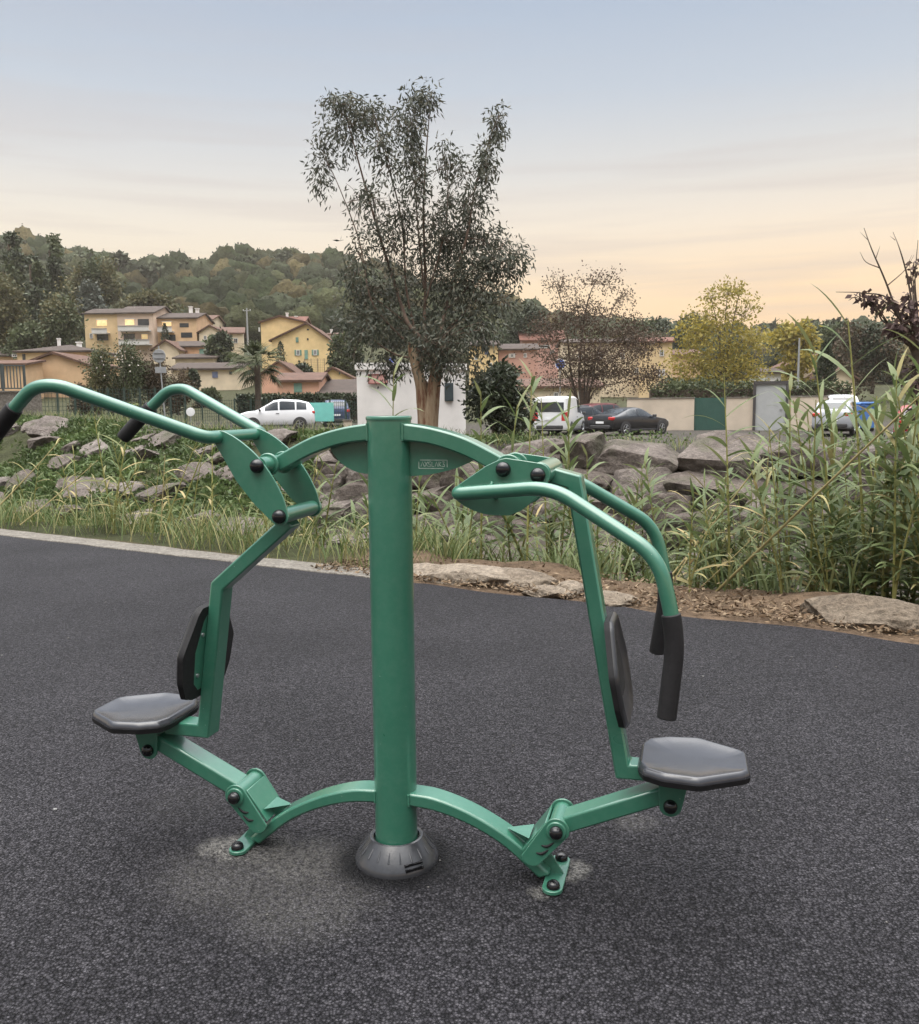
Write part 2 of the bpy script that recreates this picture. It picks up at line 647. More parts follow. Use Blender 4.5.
L_EUC = leafmat('eucalyptus_leaf', [(.036, .042, .030), (.058, .066, .047), (.085, .092, .066), (.110, .098, .066)], 0.5, 0.25)
def make_bark():
    m, nt, b = nt_new('peeling_bark')
    tcn = nt.nodes.new('ShaderNodeTexCoord')
    mpn = nt.nodes.new('ShaderNodeMapping')
    mpn.inputs['Scale'].default_value = (7, 7, 1.1)
    nt.links.new(tcn.outputs['Object'], mpn.inputs[0])
    n = nd(nt, 'ShaderNodeTexNoise', Scale=1.0, Detail=6.0, Roughness=.65)
    nt.links.new(mpn.outputs[0], n.inputs['Vector'])
    r = ramp(nt, n.outputs['Fac'], [(.30, (.10, .042, .024)), (.43, (.17, .08, .045)), (.50, (.27, .19, .12)), (.70, (.36, .28, .19))])
    nt.links.new(r.outputs[0], b.inputs['Base Color'])
    b.inputs['Roughness'].default_value = .9
    bump(nt, b, n.outputs['Fac'], .8, .05)
    return m


L_BARK = make_bark()
L_BARK2 = simple('red_brown_bark', (.11, .072, .052), 0.9, 0.35, 6, bmp=0.4)
BARK = simple('grey_brown_bark', (.085, .062, .046), 0.95, 0.3, 8, bmp=0.5)
L_BROWN = leafmat('dry_brown_leaf', [(.070, .044, .032), (.105, .068, .046), (.095, .074, .046), (.080, .052, .040)], 0.7, 0.2)
L_YEL = leafmat('autumn_yellow_leaf', [(.24, .20, .040), (.34, .265, .050), (.20, .19, .05), (.40, .31, .07)], 0.6, 0.4)
L_DARK = leafmat('dark_green_leaf', [(.024, .034, .018), (.038, .050, .026), (.052, .066, .033)], 0.55, 0.1, 0.25, 0.7)
L_MID = leafmat('mid_green_leaf', [(.045, .060, .026), (.066, .082, .036), (.088, .100, .046)], 0.6, 0.2, 0.25, 0.6)
L_OLIVE = leafmat('olive_leaf', [(.065, .070, .030), (.095, .092, .040), (.12, .105, .045)], 0.65, 0.2, 0.25, 0.3)
L_RUST = leafmat('rusty_leaf', [(.060, .042, .025), (.085, .060, .034), (.048, .042, .024)], 0.65, 0.2, 0.25, 0.3)
L_GREY = leafmat('grey_green_leaf', [(.060, .072, .058), (.085, .098, .080), (.11, .12, .10)], 0.65, 0.2, 0.2, 0.3)
L_FARS = [leafmat('hill_leaf', [tuple(x * k for x in c), tuple(x * k * 1.35 for x in c)], 0.8, 0.0) for c in ((.040, .046, .023), (.060, .062, .029), (.088, .072, .034), (.048, .054, .033)) for k in (.75, 1.0, 1.3)]
L_FAR1 = leafmat('hill_leaf_dark', [(.045, .055, .032), (.060, .070, .040), (.075, .085, .048)], 0.8, 0.0, 0.3, 0.03)
L_FAR2 = leafmat('hill_leaf_mid', [(.070, .074, .040), (.088, .088, .048), (.105, .100, .055)], 0.8, 0.0, 0.3, 0.03)
L_FAR3 = leafmat('hill_leaf_autumn', [(.098, .082, .046), (.120, .094, .052), (.085, .076, .046)], 0.8, 0.0, 0.3, 0.03)
L_REED = leafmat('reed_leaf', [(.078, .110, .040), (.112, .150, .058), (.150, .185, .078), (.195, .20, .09)], 0.5, 0.3)
L_STEM = leafmat('reed_stem', [(.16, .17, .05), (.24, .235, .075), (.28, .25, .10)], 0.5, 0.1)
L_DRY = leafmat('dry_reed', [(.28, .22, .095), (.36, .29, .14), (.22, .19, .08), (.30, .27, .12)], 0.7, 0.2)
L_GRASS = leafmat('bank_grass', [(.065, .10, .030), (.10, .14, .045), (.165, .18, .070), (.27, .24, .11)], 0.6, 0.3)
L_COVER = leafmat('ground_cover_leaf', [(.045, .075, .022), (.070, .105, .032), (.105, .135, .050)], 0.6, 0.25, 0.3, 0.8)
L_PURP = leafmat('dead_purple_leaf', [(.045, .026, .027), (.070, .042, .040), (.105, .066, .055)], 0.7, 0.15)
L_MULCH = leafmat('dry_litter', [(.095, .058, .033), (.155, .105, .063), (.22, .165, .108), (.062, .04, .025)], 0.9, 0.0)
L_FLOW = leafmat('white_blossom', [(.55, .48, .44), (.62, .58, .52)], 0.7, 0.2)
L_LIME = leafmat('lime_strap_leaf', [(.20, .24, .07), (.26, .29, .09), (.17, .22, .06)], 0.5, 0.3)

# ------------------------------------------------------------------ ground sheet
def build_ground():
    tt = np.concatenate([np.arange(-1.0, 0, .25), np.arange(0, 13, .22), np.arange(13, 60, 1.6), np.arange(60, 520, 9.0)])
    ss = np.concatenate([np.arange(-620, -60, 14.0), np.arange(-60, -34, 1.5), np.arange(-34, 12, .28), np.arange(12, 60, 2.0), np.arange(60, 320, 14.0)])
    S, T = np.meshgrid(ss, tt)
    X = ND.x * (CE + T) + DD.x * S
    Y = ND.y * (CE + T) + DD.y * S
    Z = height(X, Y)
    near = (T > 0.6) & (T < 12) & (np.abs(S + 10) < 60)
    nz = np.array([mnoise.noise(Vector((x * .9, y * .9, 0))) * .16 + mnoise.noise(Vector((x * 3.1, y * 3.1, 4))) * .07 for x, y in zip(X.ravel(), Y.ravel())]).reshape(X.shape)
    Z = Z + np.where(near, nz, nz * 0.12)
    ns, ntt = len(ss), len(tt)
    V = np.stack([X, Y, Z], -1).reshape(-1, 3)
    idx = np.arange(ns * ntt).reshape(ntt, ns)
    Fq = np.stack([idx[:-1, :-1], idx[:-1, 1:], idx[1:, 1:], idx[1:, :-1]], -1).reshape(-1, 4)
    o = npmesh('ground', V, Fq, make_ground(), smooth=True)
    dirt, green, bed, lot, field = (np.array(c) for c in ((.105, .074, .050), (.034, .038, .017), (.078, .068, .058), (.055, .050, .044), (.042, .044, .022)))
    s, t, y = S.ravel(), T.ravel(), Y.ravel()
    C = np.tile(dirt, (len(V), 1))

    def blend(mask, col):
        nonlocal C
        C = C * (1 - mask[:, None]) + col[None] * mask[:, None]
    blend(smooth01((t - 1.1) / .8), green)
    blend(smooth01((t - .30) / .15) * smooth01((-5.0 - s) / 1.0), green)
    blend(smooth01((t - 2.8) / .6) * smooth01((s + 16) / 3), bed)
    blend(smooth01((t - 8.2) / .8) * smooth01((s + 16) / 3), np.array((.030, .026, .022)))
    blend(smooth01((t - 10.9) / .5), lot)
    blend(smooth01((y - 62) / 8), field)
    ca = o.data.color_attributes.new('tint', 'FLOAT_COLOR', 'POINT')
    ca.data.foreach_set('color', np.concatenate([C, np.ones((len(V), 1))], 1).astype(np.float32).ravel())
    tag(o, 'earth ground, stream bed and far grassy slopes', kind='structure')
    return o


build_ground()


def edge_wobble(s, k=0):
    a = 0.03 + 0.10 * smooth01((s + 7) / 3)
    return float(a) * (mnoise.noise(Vector((s * 1.3, k, 0))) + .5 * mnoise.noise(Vector((s * 4.1, k, 3))))


def build_asphalt():
    mb = MB()
    ss = [-80, -60, -45] + list(np.arange(-36, 14, .3)) + [20, 30, 45]
    outer = [st(s, edge_wobble(s), 0) for s in ss]
    pts = [(p.x, p.y) for p in outer] + [(45, -50), (-70, -50)]
    mb.prism(pts, -0.12, 0.0, 'z')
    o = mb.build('asphalt_paving', ASPHALT, None, None)
    tag(o, 'dark grainy asphalt paving under the fitness machine', kind='structure')


build_asphalt()


def build_kerb():
    # flat concrete edging flush with the asphalt on the left stretch
    mb = MB()
    ss = list(np.arange(-40, -4.4, .35))
    a = [st(s, edge_wobble(s) - .02, 0) for s in ss]
    b = [st(s, .30 + .06 * mnoise.noise(Vector((s * 1.1, 7, 0))) + .05 * mnoise.noise(Vector((s * 3.7, 9, 0))), 0) for s in ss]
    pts = [(p.x, p.y) for p in a] + [(p.x, p.y) for p in reversed(b)]
    mb.prism(pts, -0.14, 0.012, 'z')
    o = mb.build('kerb_edging', CONC, None, None, bevel=.01)
    tag(o, 'flat pale concrete edging along the asphalt', kind='structure')


build_kerb()

# ------------------------------------------------------------------ fitness machine
machine = empty('fitness_machine', BASE, ANG, 'green two-seat outdoor chest press and pull-down fitness machine on one central post', 'fitness machine')


def rod_bolt(parent, u, v, z, r=0.0215, d=-1, n='bolt_cap'):
    """domed black cap on a plate, facing -y (d=-1)"""
    M = Matrix.Translation((u, v, z)) @ Matrix.Rotation(R(90) * (-d if d > 0 else 1), 4, 'X')
    prof = [(r * 1.0, 0), (r, .006), (r * .93, .012), (r * .72, .0185), (r * .4, .022), (.0005, .023)]
    return MB().lathe(prof, 20, M).build(n, CAPM, parent, 40)


# central post
post = MB().lathe([(.070, .03), (.070, 1.455)], 64).build('post', GREEN, machine, 40)
MB().lathe([(.0715, 1.455), (.0725, 1.458), (.0725, 1.465), (.070, 1.468), (.001, 1.469)], 64).build('post_cap', GREEN, post, 40)
# dark plastic ground cover with moulded grooves
cov = MB().lathe([(.139, .0), (.139, .012), (.135, .020), (.122, .042), (.098, .072), (.088, .084), (.082, .086), (.0765, .083), (.0755, .06)], 72).build('base_cover', GREYP, machine, 30)
for k in range(20):
    a = 2 * math.pi * k / 20 + .1
    ca, sa = math.cos(a), math.sin(a)
    p0 = Vector((.100 * ca, .100 * sa, .0695))
    p1 = Vector((.122 * ca, .122 * sa, .0420))
    MB().tube([p0, p0.lerp(p1, .5), p1], [.0008, .0030, .0036], 6).build('rib', GREYP, cov, 40)
MB().box((0, 0, 0), (.062, .010, .008), Matrix.Identity(3)).build('vent_slot', CAPM, cov, 30).matrix_local = Matrix.Rotation(R(-58) + .2, 4, 'Z') @ Matrix.Translation((0.131, 0, .022)) @ Matrix.Rotation(R(90), 4, 'Z')
MB().box((0, 0, 0), (.062, .010, .006), Matrix.Identity(3)).build('vent_slot', CAPM, cov, 30).matrix_local = Matrix.Rotation(R(-58) + .2, 4, 'Z') @ Matrix.Translation((0.124, 0, .036)) @ Matrix.Rotation(R(90), 4, 'Z')


def beam_from(top, bot, v0, v1, s, name, parent=machine, bevel=.006):
    T = catmull([(p[0] * s, 0, p[1]) for p in top], 6)
    B = catmull([(p[0] * s, 0, p[1]) for p in bot], 6)
    pts = [(p.x, p.z) for p in T] + [(p.x, p.z) for p in reversed(B)]
    return MB().prism(pts, v0, v1).build(name, GREEN, parent, 25, bevel)


def bar_path(cl, h, v0, v1, name, parent=machine, bevel=.005, mat=None):
    """rectangular bar along a polyline in the u-z plane with mitred corners"""
    P = [Vector((p[0], p[1])) for p in cl]
    L, Rr = [], []
    for i, p in enumerate(P):
        d1 = (P[i] - P[i - 1]).normalized() if i > 0 else None
        d2 = (P[i + 1] - P[i]).normalized() if i < len(P) - 1 else None
        if d1 is None:
            nrm = Vector((-d2.y, d2.x))
            k = 1
        elif d2 is None:
            nrm = Vector((-d1.y, d1.x))
            k = 1
        else:
            n1, n2 = Vector((-d1.y, d1.x)), Vector((-d2.y, d2.x))
            nrm = (n1 + n2).normalized()
            k = 1 / max(.3, nrm.dot(n1))
        L.append(p + nrm * h * k)
        Rr.append(p - nrm * h * k)
    pts = [(p.x, p.y) for p in L] + [(p.x, p.y) for p in reversed(Rr)]
    return MB().prism(pts, v0, v1).build(name, GREEN, parent, 25, bevel)


UP_TOP = [(.055, 1.446), (.146, 1.432), (.246, 1.404), (.335, 1.362), (.385, 1.334)]
UP_BOT = [(.055, 1.391), (.146, 1.380), (.246, 1.348), (.325, 1.310), (.362, 1.292)]
LO_TOP = [(.055, .248), (.140, .241), (.243, .211), (.345, .163), (.430, .108), (.520, .028)]
LO_BOT = [(.055, .205), (.150, .195), (.258, .163), (.362, .110), (.448, .042), (.485, .010)]
OCT = [(.0, .085), (.018, .130), (.075, .160), (.175, .172), (.305, .092), (.322, .070)]
OCT = OCT + [(x, -y) for x, y in reversed(OCT)]


def pad(name, parent, M, thick=.032, mat=None):
    """octagonal moulded pad: rounded rim and a dished face (local x along length, y across, z out)"""
    cx = .165
    rings = []
    for (k, z) in ((.955, 0), (.99, .006), (1.0, thick * .38), (.985, thick * .64), (.965, thick * .80), (.945, thick - .002), (.925, thick), (.90, thick - .0008), (.84, thick - .004), (.70, thick - .0085), (.45, thick - .0125), (.12, thick - .0135)):
        ring = []
        for i in range(len(OCT)):
            a, b = Vector(OCT[i]), Vector(OCT[(i + 1) % len(OCT)])
            for f in (0.06, .25, .5, .75, .94):
                p = a.lerp(b, f)
                ring.append(Vector((cx + (p.x - cx) * k, p.y * k, z)))
        rings.append(ring)
    mb = MB()
    n = len(rings[0])
    base = 0
    for r_ in rings:
        mb.v += [M @ p for p in r_]
    for i in range(len(rings) - 1):
        for k in range(n):
            k2 = (k + 1) % n
            mb.f.append([i * n + k, i * n + k2, (i + 1) * n + k2, (i + 1) * n + k])
    mb.f.append(list(range(n))[::-1])
    mb.f.append([(len(rings) - 1) * n + k for k in range(n)])
    o = mb.build(name, mat or SEATM, parent, 50)
    # black rubber underside rim
    m2 = MB()
    m2.v += [M @ (p + Vector((0, 0, -.006))) for p in [Vector((cx + (q.x - cx) * .985, q.y * .985, 0)) for q in [Vector((v.x, v.y)) for v in rings[2]]]]
    m2.v += [M @ Vector((cx + (q.x - cx) * 1.006, q.y * 1.006, .011)) for q in [Vector((v.x, v.y)) for v in rings[2]]]
    for k in range(n):
        k2 = (k + 1) % n
        m2.f.append([k, k2, n + k2, n + k])
    m2.f.append(list(range(n))[::-1])
    m2.f.append([n + k for k in range(n)])
    m2.build('rubber_edge', BLACK, o, 50)
    return o


for s in (-1, 1):
    beam_from(UP_TOP, UP_BOT, -.042, .042, s, 'upper_arm')
    beam_from(LO_TOP, LO_BOT, -.042, .042, s, 'lower_arm', bevel=.007)
    # weld beads where the arms meet the post
    for z0, z1 in ((1.392, 1.446), (.206, .246)):
        MB().tube([(s * .0575, -.0435, z0 + (z1 - z0) * k / 8 + .0012 * (k % 2)) for k in range(9)], [.0038 + .0008 * (k % 2) for k in range(9)], 8).build('weld_bead', GREEN, post, 50)
    # foot plate with two bolts
    fp = MB()
    out = [(s * (.535 + p[0]), p[1]) for p in arc(0, -.088, .032, 180, 360, 10)] + [(s * (.535 + p[0]), p[1]) for p in arc(0, .088, .032, 0, 180, 10)]
    fp.prism(out, .004, .016, 'z')
    f = fp.build('foot_plate', GREEN, machine, 30, .002)
    for v in (-.090, .090):
        MB().lathe([(.021, 0), (.021, .006), (.019, .014), (.013, .020), (.004, .0225), (.0005, .023)], 20, Matrix.Translation((s * .538, v, .0155))).build('bolt_cap', CAPM, f, 40)
    # gusset between arch tip and foot plate
    MB().prism([(s * .500, .016), (s * .558, .016), (s * .520, .075), (s * .492, .078)], -.004, .004).build('gusset', GREEN, machine, 30)
    # hinge bracket: two cheek plates, knuckle tube, cover plate, triangular stiffener
    cheek = arc(.545, .192, .040, -20, 150, 12) + arc(.470, .105, .036, 190, 305, 10)
    cheek = [(s * x, z) for x, z in cheek]
    hb = MB().prism([(s * .509, .2125), (s * .436, .112), (s * .441, .106), (s * .515, .2065)], -.064, .064).build('hinge_bracket', GREEN, machine, 30, .002)
    for v0 in (-.076, .068):
        ch = MB().prism(cheek, v0, v0 + .008).build('cheek_plate', GREEN, hb, 25, .002)
    for q in (0, 1):
        a = Vector((.520 - .017 * q, 0, .147 - .026 * q))
        pth = [(s * (a.x - .022), -.0762, a.z - .006), (s * (a.x - .003), -.0762, a.z - .007), (s * (a.x + .018), -.0762, a.z + .008)]
        MB().tube(catmull(pth, 5), [.0009, .0024, .0034, .0041, .0045, .0046, .0045, .0041, .0034, .0024, .0009], 8).build('slot', BLACK, hb, 60)
    MB().tube([(s * .545, -.083, .192), (s * .545, .083, .192)], .031, 28).build('knuckle', GREEN, hb, 40, .003)
    rod_bolt(hb, s * .545, -.0835, .192, .021)
    st_ = MB()
    st_.add([(s * .455, -.050, .146), (s * .455, .050, .146), (s * .382, -.006, .149), (s * .382, .006, .149)], [(0, 1, 3, 2)])
    st_.add([(s * .452, -.003, .145), (s * .452, .003, .145), (s * .436, -.003, .108), (s * .436, .003, .108), (s * .378, -.003, .148), (s * .378, .003, .148)], [(0, 2, 4), (1, 3, 5), (0, 1, 3, 2), (2, 3, 5, 4), (4, 5, 1, 0)])
    st_.build('stiffener', GREEN, machine, 30)
    # swinging arm from the hinge up to the seat
    bz = .318 if s < 0 else .300
    bar_path([(s * .565, .194), (s * .872, bz + .026)], .0265, -.042, .042, 'swing_arm', bevel=.007)
    # seat bracket: two plates hanging under the seat
    br = MB()
    sh = [(s * x, z) for x, z in ([(.850, .402), (.850, bz + .03)] + arc(.885, bz, .034, 200, 350, 10) + [(.935, .372), (.94, .402)])]
    brk = MB().prism(sh, -.056, -.048).build('seat_bracket', GREEN, machine, 25, .002)
    MB().prism(sh, .048, .056).build('cheek_plate', GREEN, brk, 25, .002)
    MB().box((s * .90, 0, .4045 if s > 0 else .411), (.17, .14, .006)).build('top_plate', GREEN, brk, 30)
    rod_bolt(brk, s * .885, -.0565, bz, .021)
    MB().tube([(s * .885, -.05, bz), (s * .885, .05, bz)], .016, 16).build('pin', STEEL, brk, 40)
    # upright frame
    if s < 0:
        up_o = bar_path([(-.340, 1.129), (-.606, .905), (-.681, .3945), (-.830, .3945)], .0235, -.038, .038, 'upright_frame', bevel=.006)
        A, B = Vector((-.6395, 0, .68)), Vector((-.606 + .681, 0, .905 - .3945)).normalized()
        pc = Vector((-.681 + .0235 * -1.0 - .0, 0, 0))
        lo, hi = Vector((-.681, 0, .3945)), Vector((-.606, 0, .905))
    else:
        up_o = bar_path([(.500, 1.293), (.588, 1.269), (.740, .385), (.830, .385)], .0235, -.038, .038, 'upright_frame', bevel=.006)
        lo, hi = Vector((.740, 0, .385)), Vector((.588, 0, 1.269))
    ax = (hi - lo).normalized()
    nrm = Vector((s * abs(ax.z), 0, ax.x * -s)) if True else None
    nrm = Vector((ax.z * s, 0, -ax.x * s)).normalized()
    start = lo + ax * (((.515 if s < 0 else .535) - lo.z) / ax.z) + nrm * (.0235 + .0065)
    Mp = Matrix((ax, ax.cross(nrm) * -1, nrm)).transposed().to_4x4()
    Mp = Matrix.Translation(start) @ Matrix((ax, nrm.cross(ax), nrm)).transposed().to_4x4()
    bk = pad('backrest', machine, Mp, .023, BACKM)
    mp_ = MB()
    half = [(.03, .055), (.06, .085), (.17, .092), (.27, .055), (.29, .035)]
    half = half + [(x, -y) for x, y in reversed(half)]
    mp_.prism(half, -.0062, -.0012, 'z')
    mp_.v = [Mp @ v for v in mp_.v]
    mpo = mp_.build('mounting_plate', GREEN, bk, 30)
    for (x, y) in ((.085, .068), (.225, .056), (.085, -.068), (.225, -.056)):
        MB().lathe([(.0075, -.0060), (.0075, -.0105), (.004, -.0120), (.0005, -.0125)], 12, Mp @ Matrix.Translation((x, y, 0))).build('screw', STEEL, mpo, 40)
    # seat pad, level, narrow end outward
    Ms = Matrix.Translation((s * (.789 if s > 0 else .772), 0, .408 if s > 0 else .420)) @ Matrix(((s, 0, 0, 0), (0, 1, 0, 0), (0, 0, 1, 0), (0, 0, 0, 1)))
    pad('seat', machine, Ms)

# gussets under the upper arms
MB().prism([(-.066, 1.392), (-.066, 1.284)] + [(p.x, p.z) for p in catmull([(-.068, 0, 1.283), (-.115, 0, 1.292), (-.155, 0, 1.313), (-.185, 0, 1.342), (-.203, 0, 1.372)], 5)], -.004, .004).build('gusset', GREEN, machine, 30, .001)
gus = MB().prism([(.066, 1.392), (.066, 1.279)] + [(p.x, p.z) for p in catmull([(.068, 0, 1.279), (.12, 0, 1.283), (.165, 0, 1.291), (.22, 0, 1.306), (.285, 0, 1.334)], 5)] + [(.15, 1.384)], -.004, .004).build('gusset', GREEN, machine, 30, .001)
# worn maker's stamp: raised frame with rubbed letter strokes
lg = MB()
X0, X1, Z0, Z1, vv = .098, .190, 1.304, 1.330, -.0046
for (a, b, c, d) in ((X0, Z0, X1 - .012, Z0), (X0 + .004, Z1, X1, Z1)):
    lg.box(((a + c) / 2, vv, b), (c - a, .0012, .0022))
for x, za, zb in ((X0, Z0, Z1 - .005), (X1, Z0 + .004, Z1)):
    lg.box((x, vv, (za + zb) / 2), (.0022, .0012, zb - za))
glyph = [((0, 0), (.4, 1), (.85, 0)), ((.95, 1), (1.7, 0)), ((1.0, 0), (1.7, 1)), ((2.5, 1), (1.9, .9), (1.9, .55), (2.5, .45), (2.5, .05), (1.85, 0)),
         ((2.8, 1), (2.8, 0), (3.35, 0)), ((3.6, 0), (3.95, 1), (4.3, 0)), ((4.55, 0), (4.55, 1), (5.1, .9), (4.6, .5), (5.15, 0)), ((5.4, 1), (5.95, 1)), ((5.95, 1), (5.6, .5), (6, .4), (5.95, 0), (5.4, 0))]
for g_ in glyph:
    pth = [(X0 + .007 + p[0] * .0128, vv, Z0 + .006 + p[1] * .0145) for p in g_]
    lg.tube(pth, .0013, 5)
lg.build('stamp', simple('worn_metal_marks', (.34, .42, .36), .5, .3, 60), gus, 30)

# --- left unit: pull-down lever
PL = [(-.505, 1.425), (-.470, 1.408), (-.432, 1.382), (-.389, 1.344), (-.344, 1.285), (-.309, 1.218), (-.293, 1.160)]
pl_left = [(p.x, p.z) for p in catmull([(a, 0, b) for a, b in PL], 4)]
pl_left += arc(-.323, 1.158, .031, 0, -140, 8)
pl_left += [(-.406, 1.193), (-.468, 1.268), (-.514, 1.348), (-.545, 1.398), (-.540, 1.418), (-.522, 1.428)]
for v0 in (-.131, .123):
    lp = MB().prism(pl_left, v0, v0 + .008).build('lever_plate', GREEN, machine, 25, .0015)
    dd = -1 if v0 < 0 else 1
    vb = v0 if v0 < 0 else v0 + .008
    rod_bolt(lp, -.392, vb, 1.316, .0225, dd)
    rod_bolt(lp, -.322, vb, 1.158, .0225, dd)
MB().tube([(-.322, -.124, 1.158), (-.322, .150, 1.158)], .0245, 28).build('lower_pivot_tube', GREEN, machine, 40, .003)
pv = MB().tube([(-.392, -.124, 1.316), (-.392, .124, 1.316)], .027, 28).build('upper_pivot_tube', GREEN, machine, 40)
MB().tube([(-.392, -.062, 1.316), (-.392, -.050, 1.316)], .037, 32).build('collar', GREEN, pv, 40, .003)
MB().tube([(-.392, .050, 1.316), (-.392, .062, 1.316)], .037, 32).build('collar', GREEN, pv, 40, .003)
MB().tube([(-.527, -.124, 1.407), (-.527, .124, 1.407)], .0195, 24).build('cross_tube', GREEN, machine, 40)
for d in (-1, 1):
    pts = [(-.527, .128 * d, 1.407), (-.532, .195 * d, 1.407), (-.930, .355 * d, 1.572), (-1.005, .365 * d, 1.566), (-1.098, .360 * d, 1.487), (-1.19, .352 * d, 1.392)]
    pth = fillet(pts, [0, .065, .07, .07, 0, 0], 10)
    cut = [p for p in pth if p.x > -1.085] + [Vector((-1.085, .361 * d, 1.498))]
    hd = MB().tube(cut, .0205, 24).build('handle', GREEN, machine, 45)
    g0, g1 = Vector((-1.078, .361 * d, 1.505)), Vector((-1.205, .352 * d, 1.385))
    q = [g0.lerp(g1, k / 8) for k in range(9)]
    MB().tube(q, [.0255] + [.0265] * 7 + [.025], 24).build('grip', BLACK, hd, 45, .003)

# --- right unit: chest press lever
pl_r = [(.246, 1.256), (.262, 1.268), (.342, 1.322), (.383, 1.341), (.400, 1.345), (.45, 1.3385), (.500, 1.331)]
pl_r += arc(.497, 1.297, .034, 80, -25, 8)
pl_r += [(.512, 1.255), (.490, 1.226), (.447, 1.192)]
pl_r += [(p.x, p.z) for p in catmull([(.413, 0, 1.177), (.37, 0, 1.176), (.331, 0, 1.181), (.285, 0, 1.197), (.250, 0, 1.221), (.242, 0, 1.240)], 4)]
for v0 in (-.131, .123):
    lp = MB().prism(pl_r, v0, v0 + .008).build('lever_plate', GREEN, machine, 25, .0015)
    dd = -1 if v0 < 0 else 1
    vb = v0 if v0 < 0 else v0 + .008
    rod_bolt(lp, .394, vb, 1.312, .0225, dd)
    rod_bolt(lp, .496, vb, 1.296, .0225, dd)
pv = MB().tube([(.394, -.124, 1.312), (.394, .124, 1.312)], .027, 28).build('upper_pivot_tube', GREEN, machine, 40)
MB().tube([(.394, -.062, 1.312), (.394, -.050, 1.312)], .040, 32).build('collar', GREEN, pv, 40, .003)
MB().tube([(.394, .050, 1.312), (.394, .062, 1.312)], .040, 32).build('collar', GREEN, pv, 40, .003)
MB().tube([(.500, -.124, 1.300), (.500, .124, 1.300)], .033, 28).build('lower_pivot_tube', GREEN, machine, 40, .003)
MB().tube([(.258, -.124, 1.243), (.258, .124, 1.243)], .0195, 24).build('cross_tube', GREEN, machine, 40)
for d in (-1, 1):
    pts = [(.258, .118 * d, 1.243), (.262, .158 * d, 1.241), (.545, .192 * d, 1.268), (.845, .300 * d, 1.098), (.882, .305 * d, .945), (.889, .307 * d, .85), (.858, .325 * d, .665)]
    if d > 0:      # the free lever hangs slightly twisted
        pts = [(p[0] - max(0, p[0] - .55) * .105, p[1], p[2]) for p in pts]
    else:
        pts = [(p[0] + max(0, .9 - p[2]) * .07, p[1], p[2]) for p in pts]
    pth = fillet(pts, [0, .022, .075, .085, .05, .1, 0], 10)
    cut = [p for p in pth if p.z > .935]
    hd = MB().tube(cut, .0205, 24).build('handle', GREEN, machine, 45)
    gp = [p for p in pth if p.z <= .945]
    gp = [gp[0] + Vector((-.001, 0, .015))] + gp if False else gp
    dense = []
    for a, b in zip(gp[:-1], gp[1:]):
        dense += [a.lerp(b, k / 3) for k in range(3)]
    dense.append(gp[-1])
    MB().tube(dense, [.0258] * len(dense), 24).build('grip', BLACK, hd, 45, .003)
    # small tie peg welded between the handle and the plate
    MB().tube([(.360, .131 * d, 1.272), (.360, .170 * d, 1.250)], .006, 10).build('tie_peg', GREEN, hd, 40)
    MB().tube([(.372, .131 * d, 1.226), (.372, .168 * d, 1.246)], .006, 10).build('tie_peg', GREEN, hd, 40)

# =================================================================== plants: shared builders
def unit(a):
    return a / np.maximum(1e-9, np.linalg.norm(a, axis=-1, keepdims=True))


def leaf_quads(P, D, L, Wd, rng):
    n = len(P)
    S = unit(np.cross(D, rng.normal(size=(n, 3))))
    L = np.broadcast_to(np.asarray(L, float).reshape(-1, 1), (n, 1))
    Wd = np.broadcast_to(np.asarray(Wd, float).reshape(-1, 1), (n, 1))
    V = np.stack([P, P + D * L * .45 + S * Wd * .5, P + D * L, P + D * L * .45 - S * Wd * .5], 1).reshape(-1, 3)
    return V, np.arange(4 * n).reshape(-1, 4)


def strip(base, d0, L, w, rng, seg=5, droop=.9, twist=.3):
    """one arching blade: list of verts and quads"""
    d = Vector(d0).normalized()
    p = Vector(base)
    side = d.cross(Vector((0, 0, 1)))
    if side.length < .05:
        side = Vector((rng.normal(), rng.normal(), 0))
    side.normalize()
    side = (side + Vector(rng.normal(size=3)) * twist).normalized()
    V, Fq = [], []
    for k in range(seg + 1):
        t = k / seg
        ww = w * (0.55 + 1.3 * t if t < .35 else max(.04, 1.0 * (1 - ((t - .35) / .65) ** 1.6))) * .5
        V += [p - side * ww, p + side * ww]
        if k:
            q = 2 * (k - 1)
            Fq.append([q, q + 1, q + 3, q + 2])
        d = (d + Vector((0, 0, -1)) * droop * (t + .25) / seg * 1.6).normalized()
        p = p + d * (L / seg)
    return V, Fq


def acc(VV, FF, V, Fq):
    k = len(VV)
    VV.extend(V)
    FF.extend([[i + k for i in f] for f in Fq])


def bez(a, b, c, n=8):
    return [a * (1 - t) ** 2 + b * 2 * t * (1 - t) + c * t * t for t in [k / n for k in range(n + 1)]]


def jit(path, amt, rng):
    out = [path[0]]
    for p in path[1:-1]:
        out.append(p + Vector(rng.normal(size=3)) * amt)
    return out + [path[-1]]


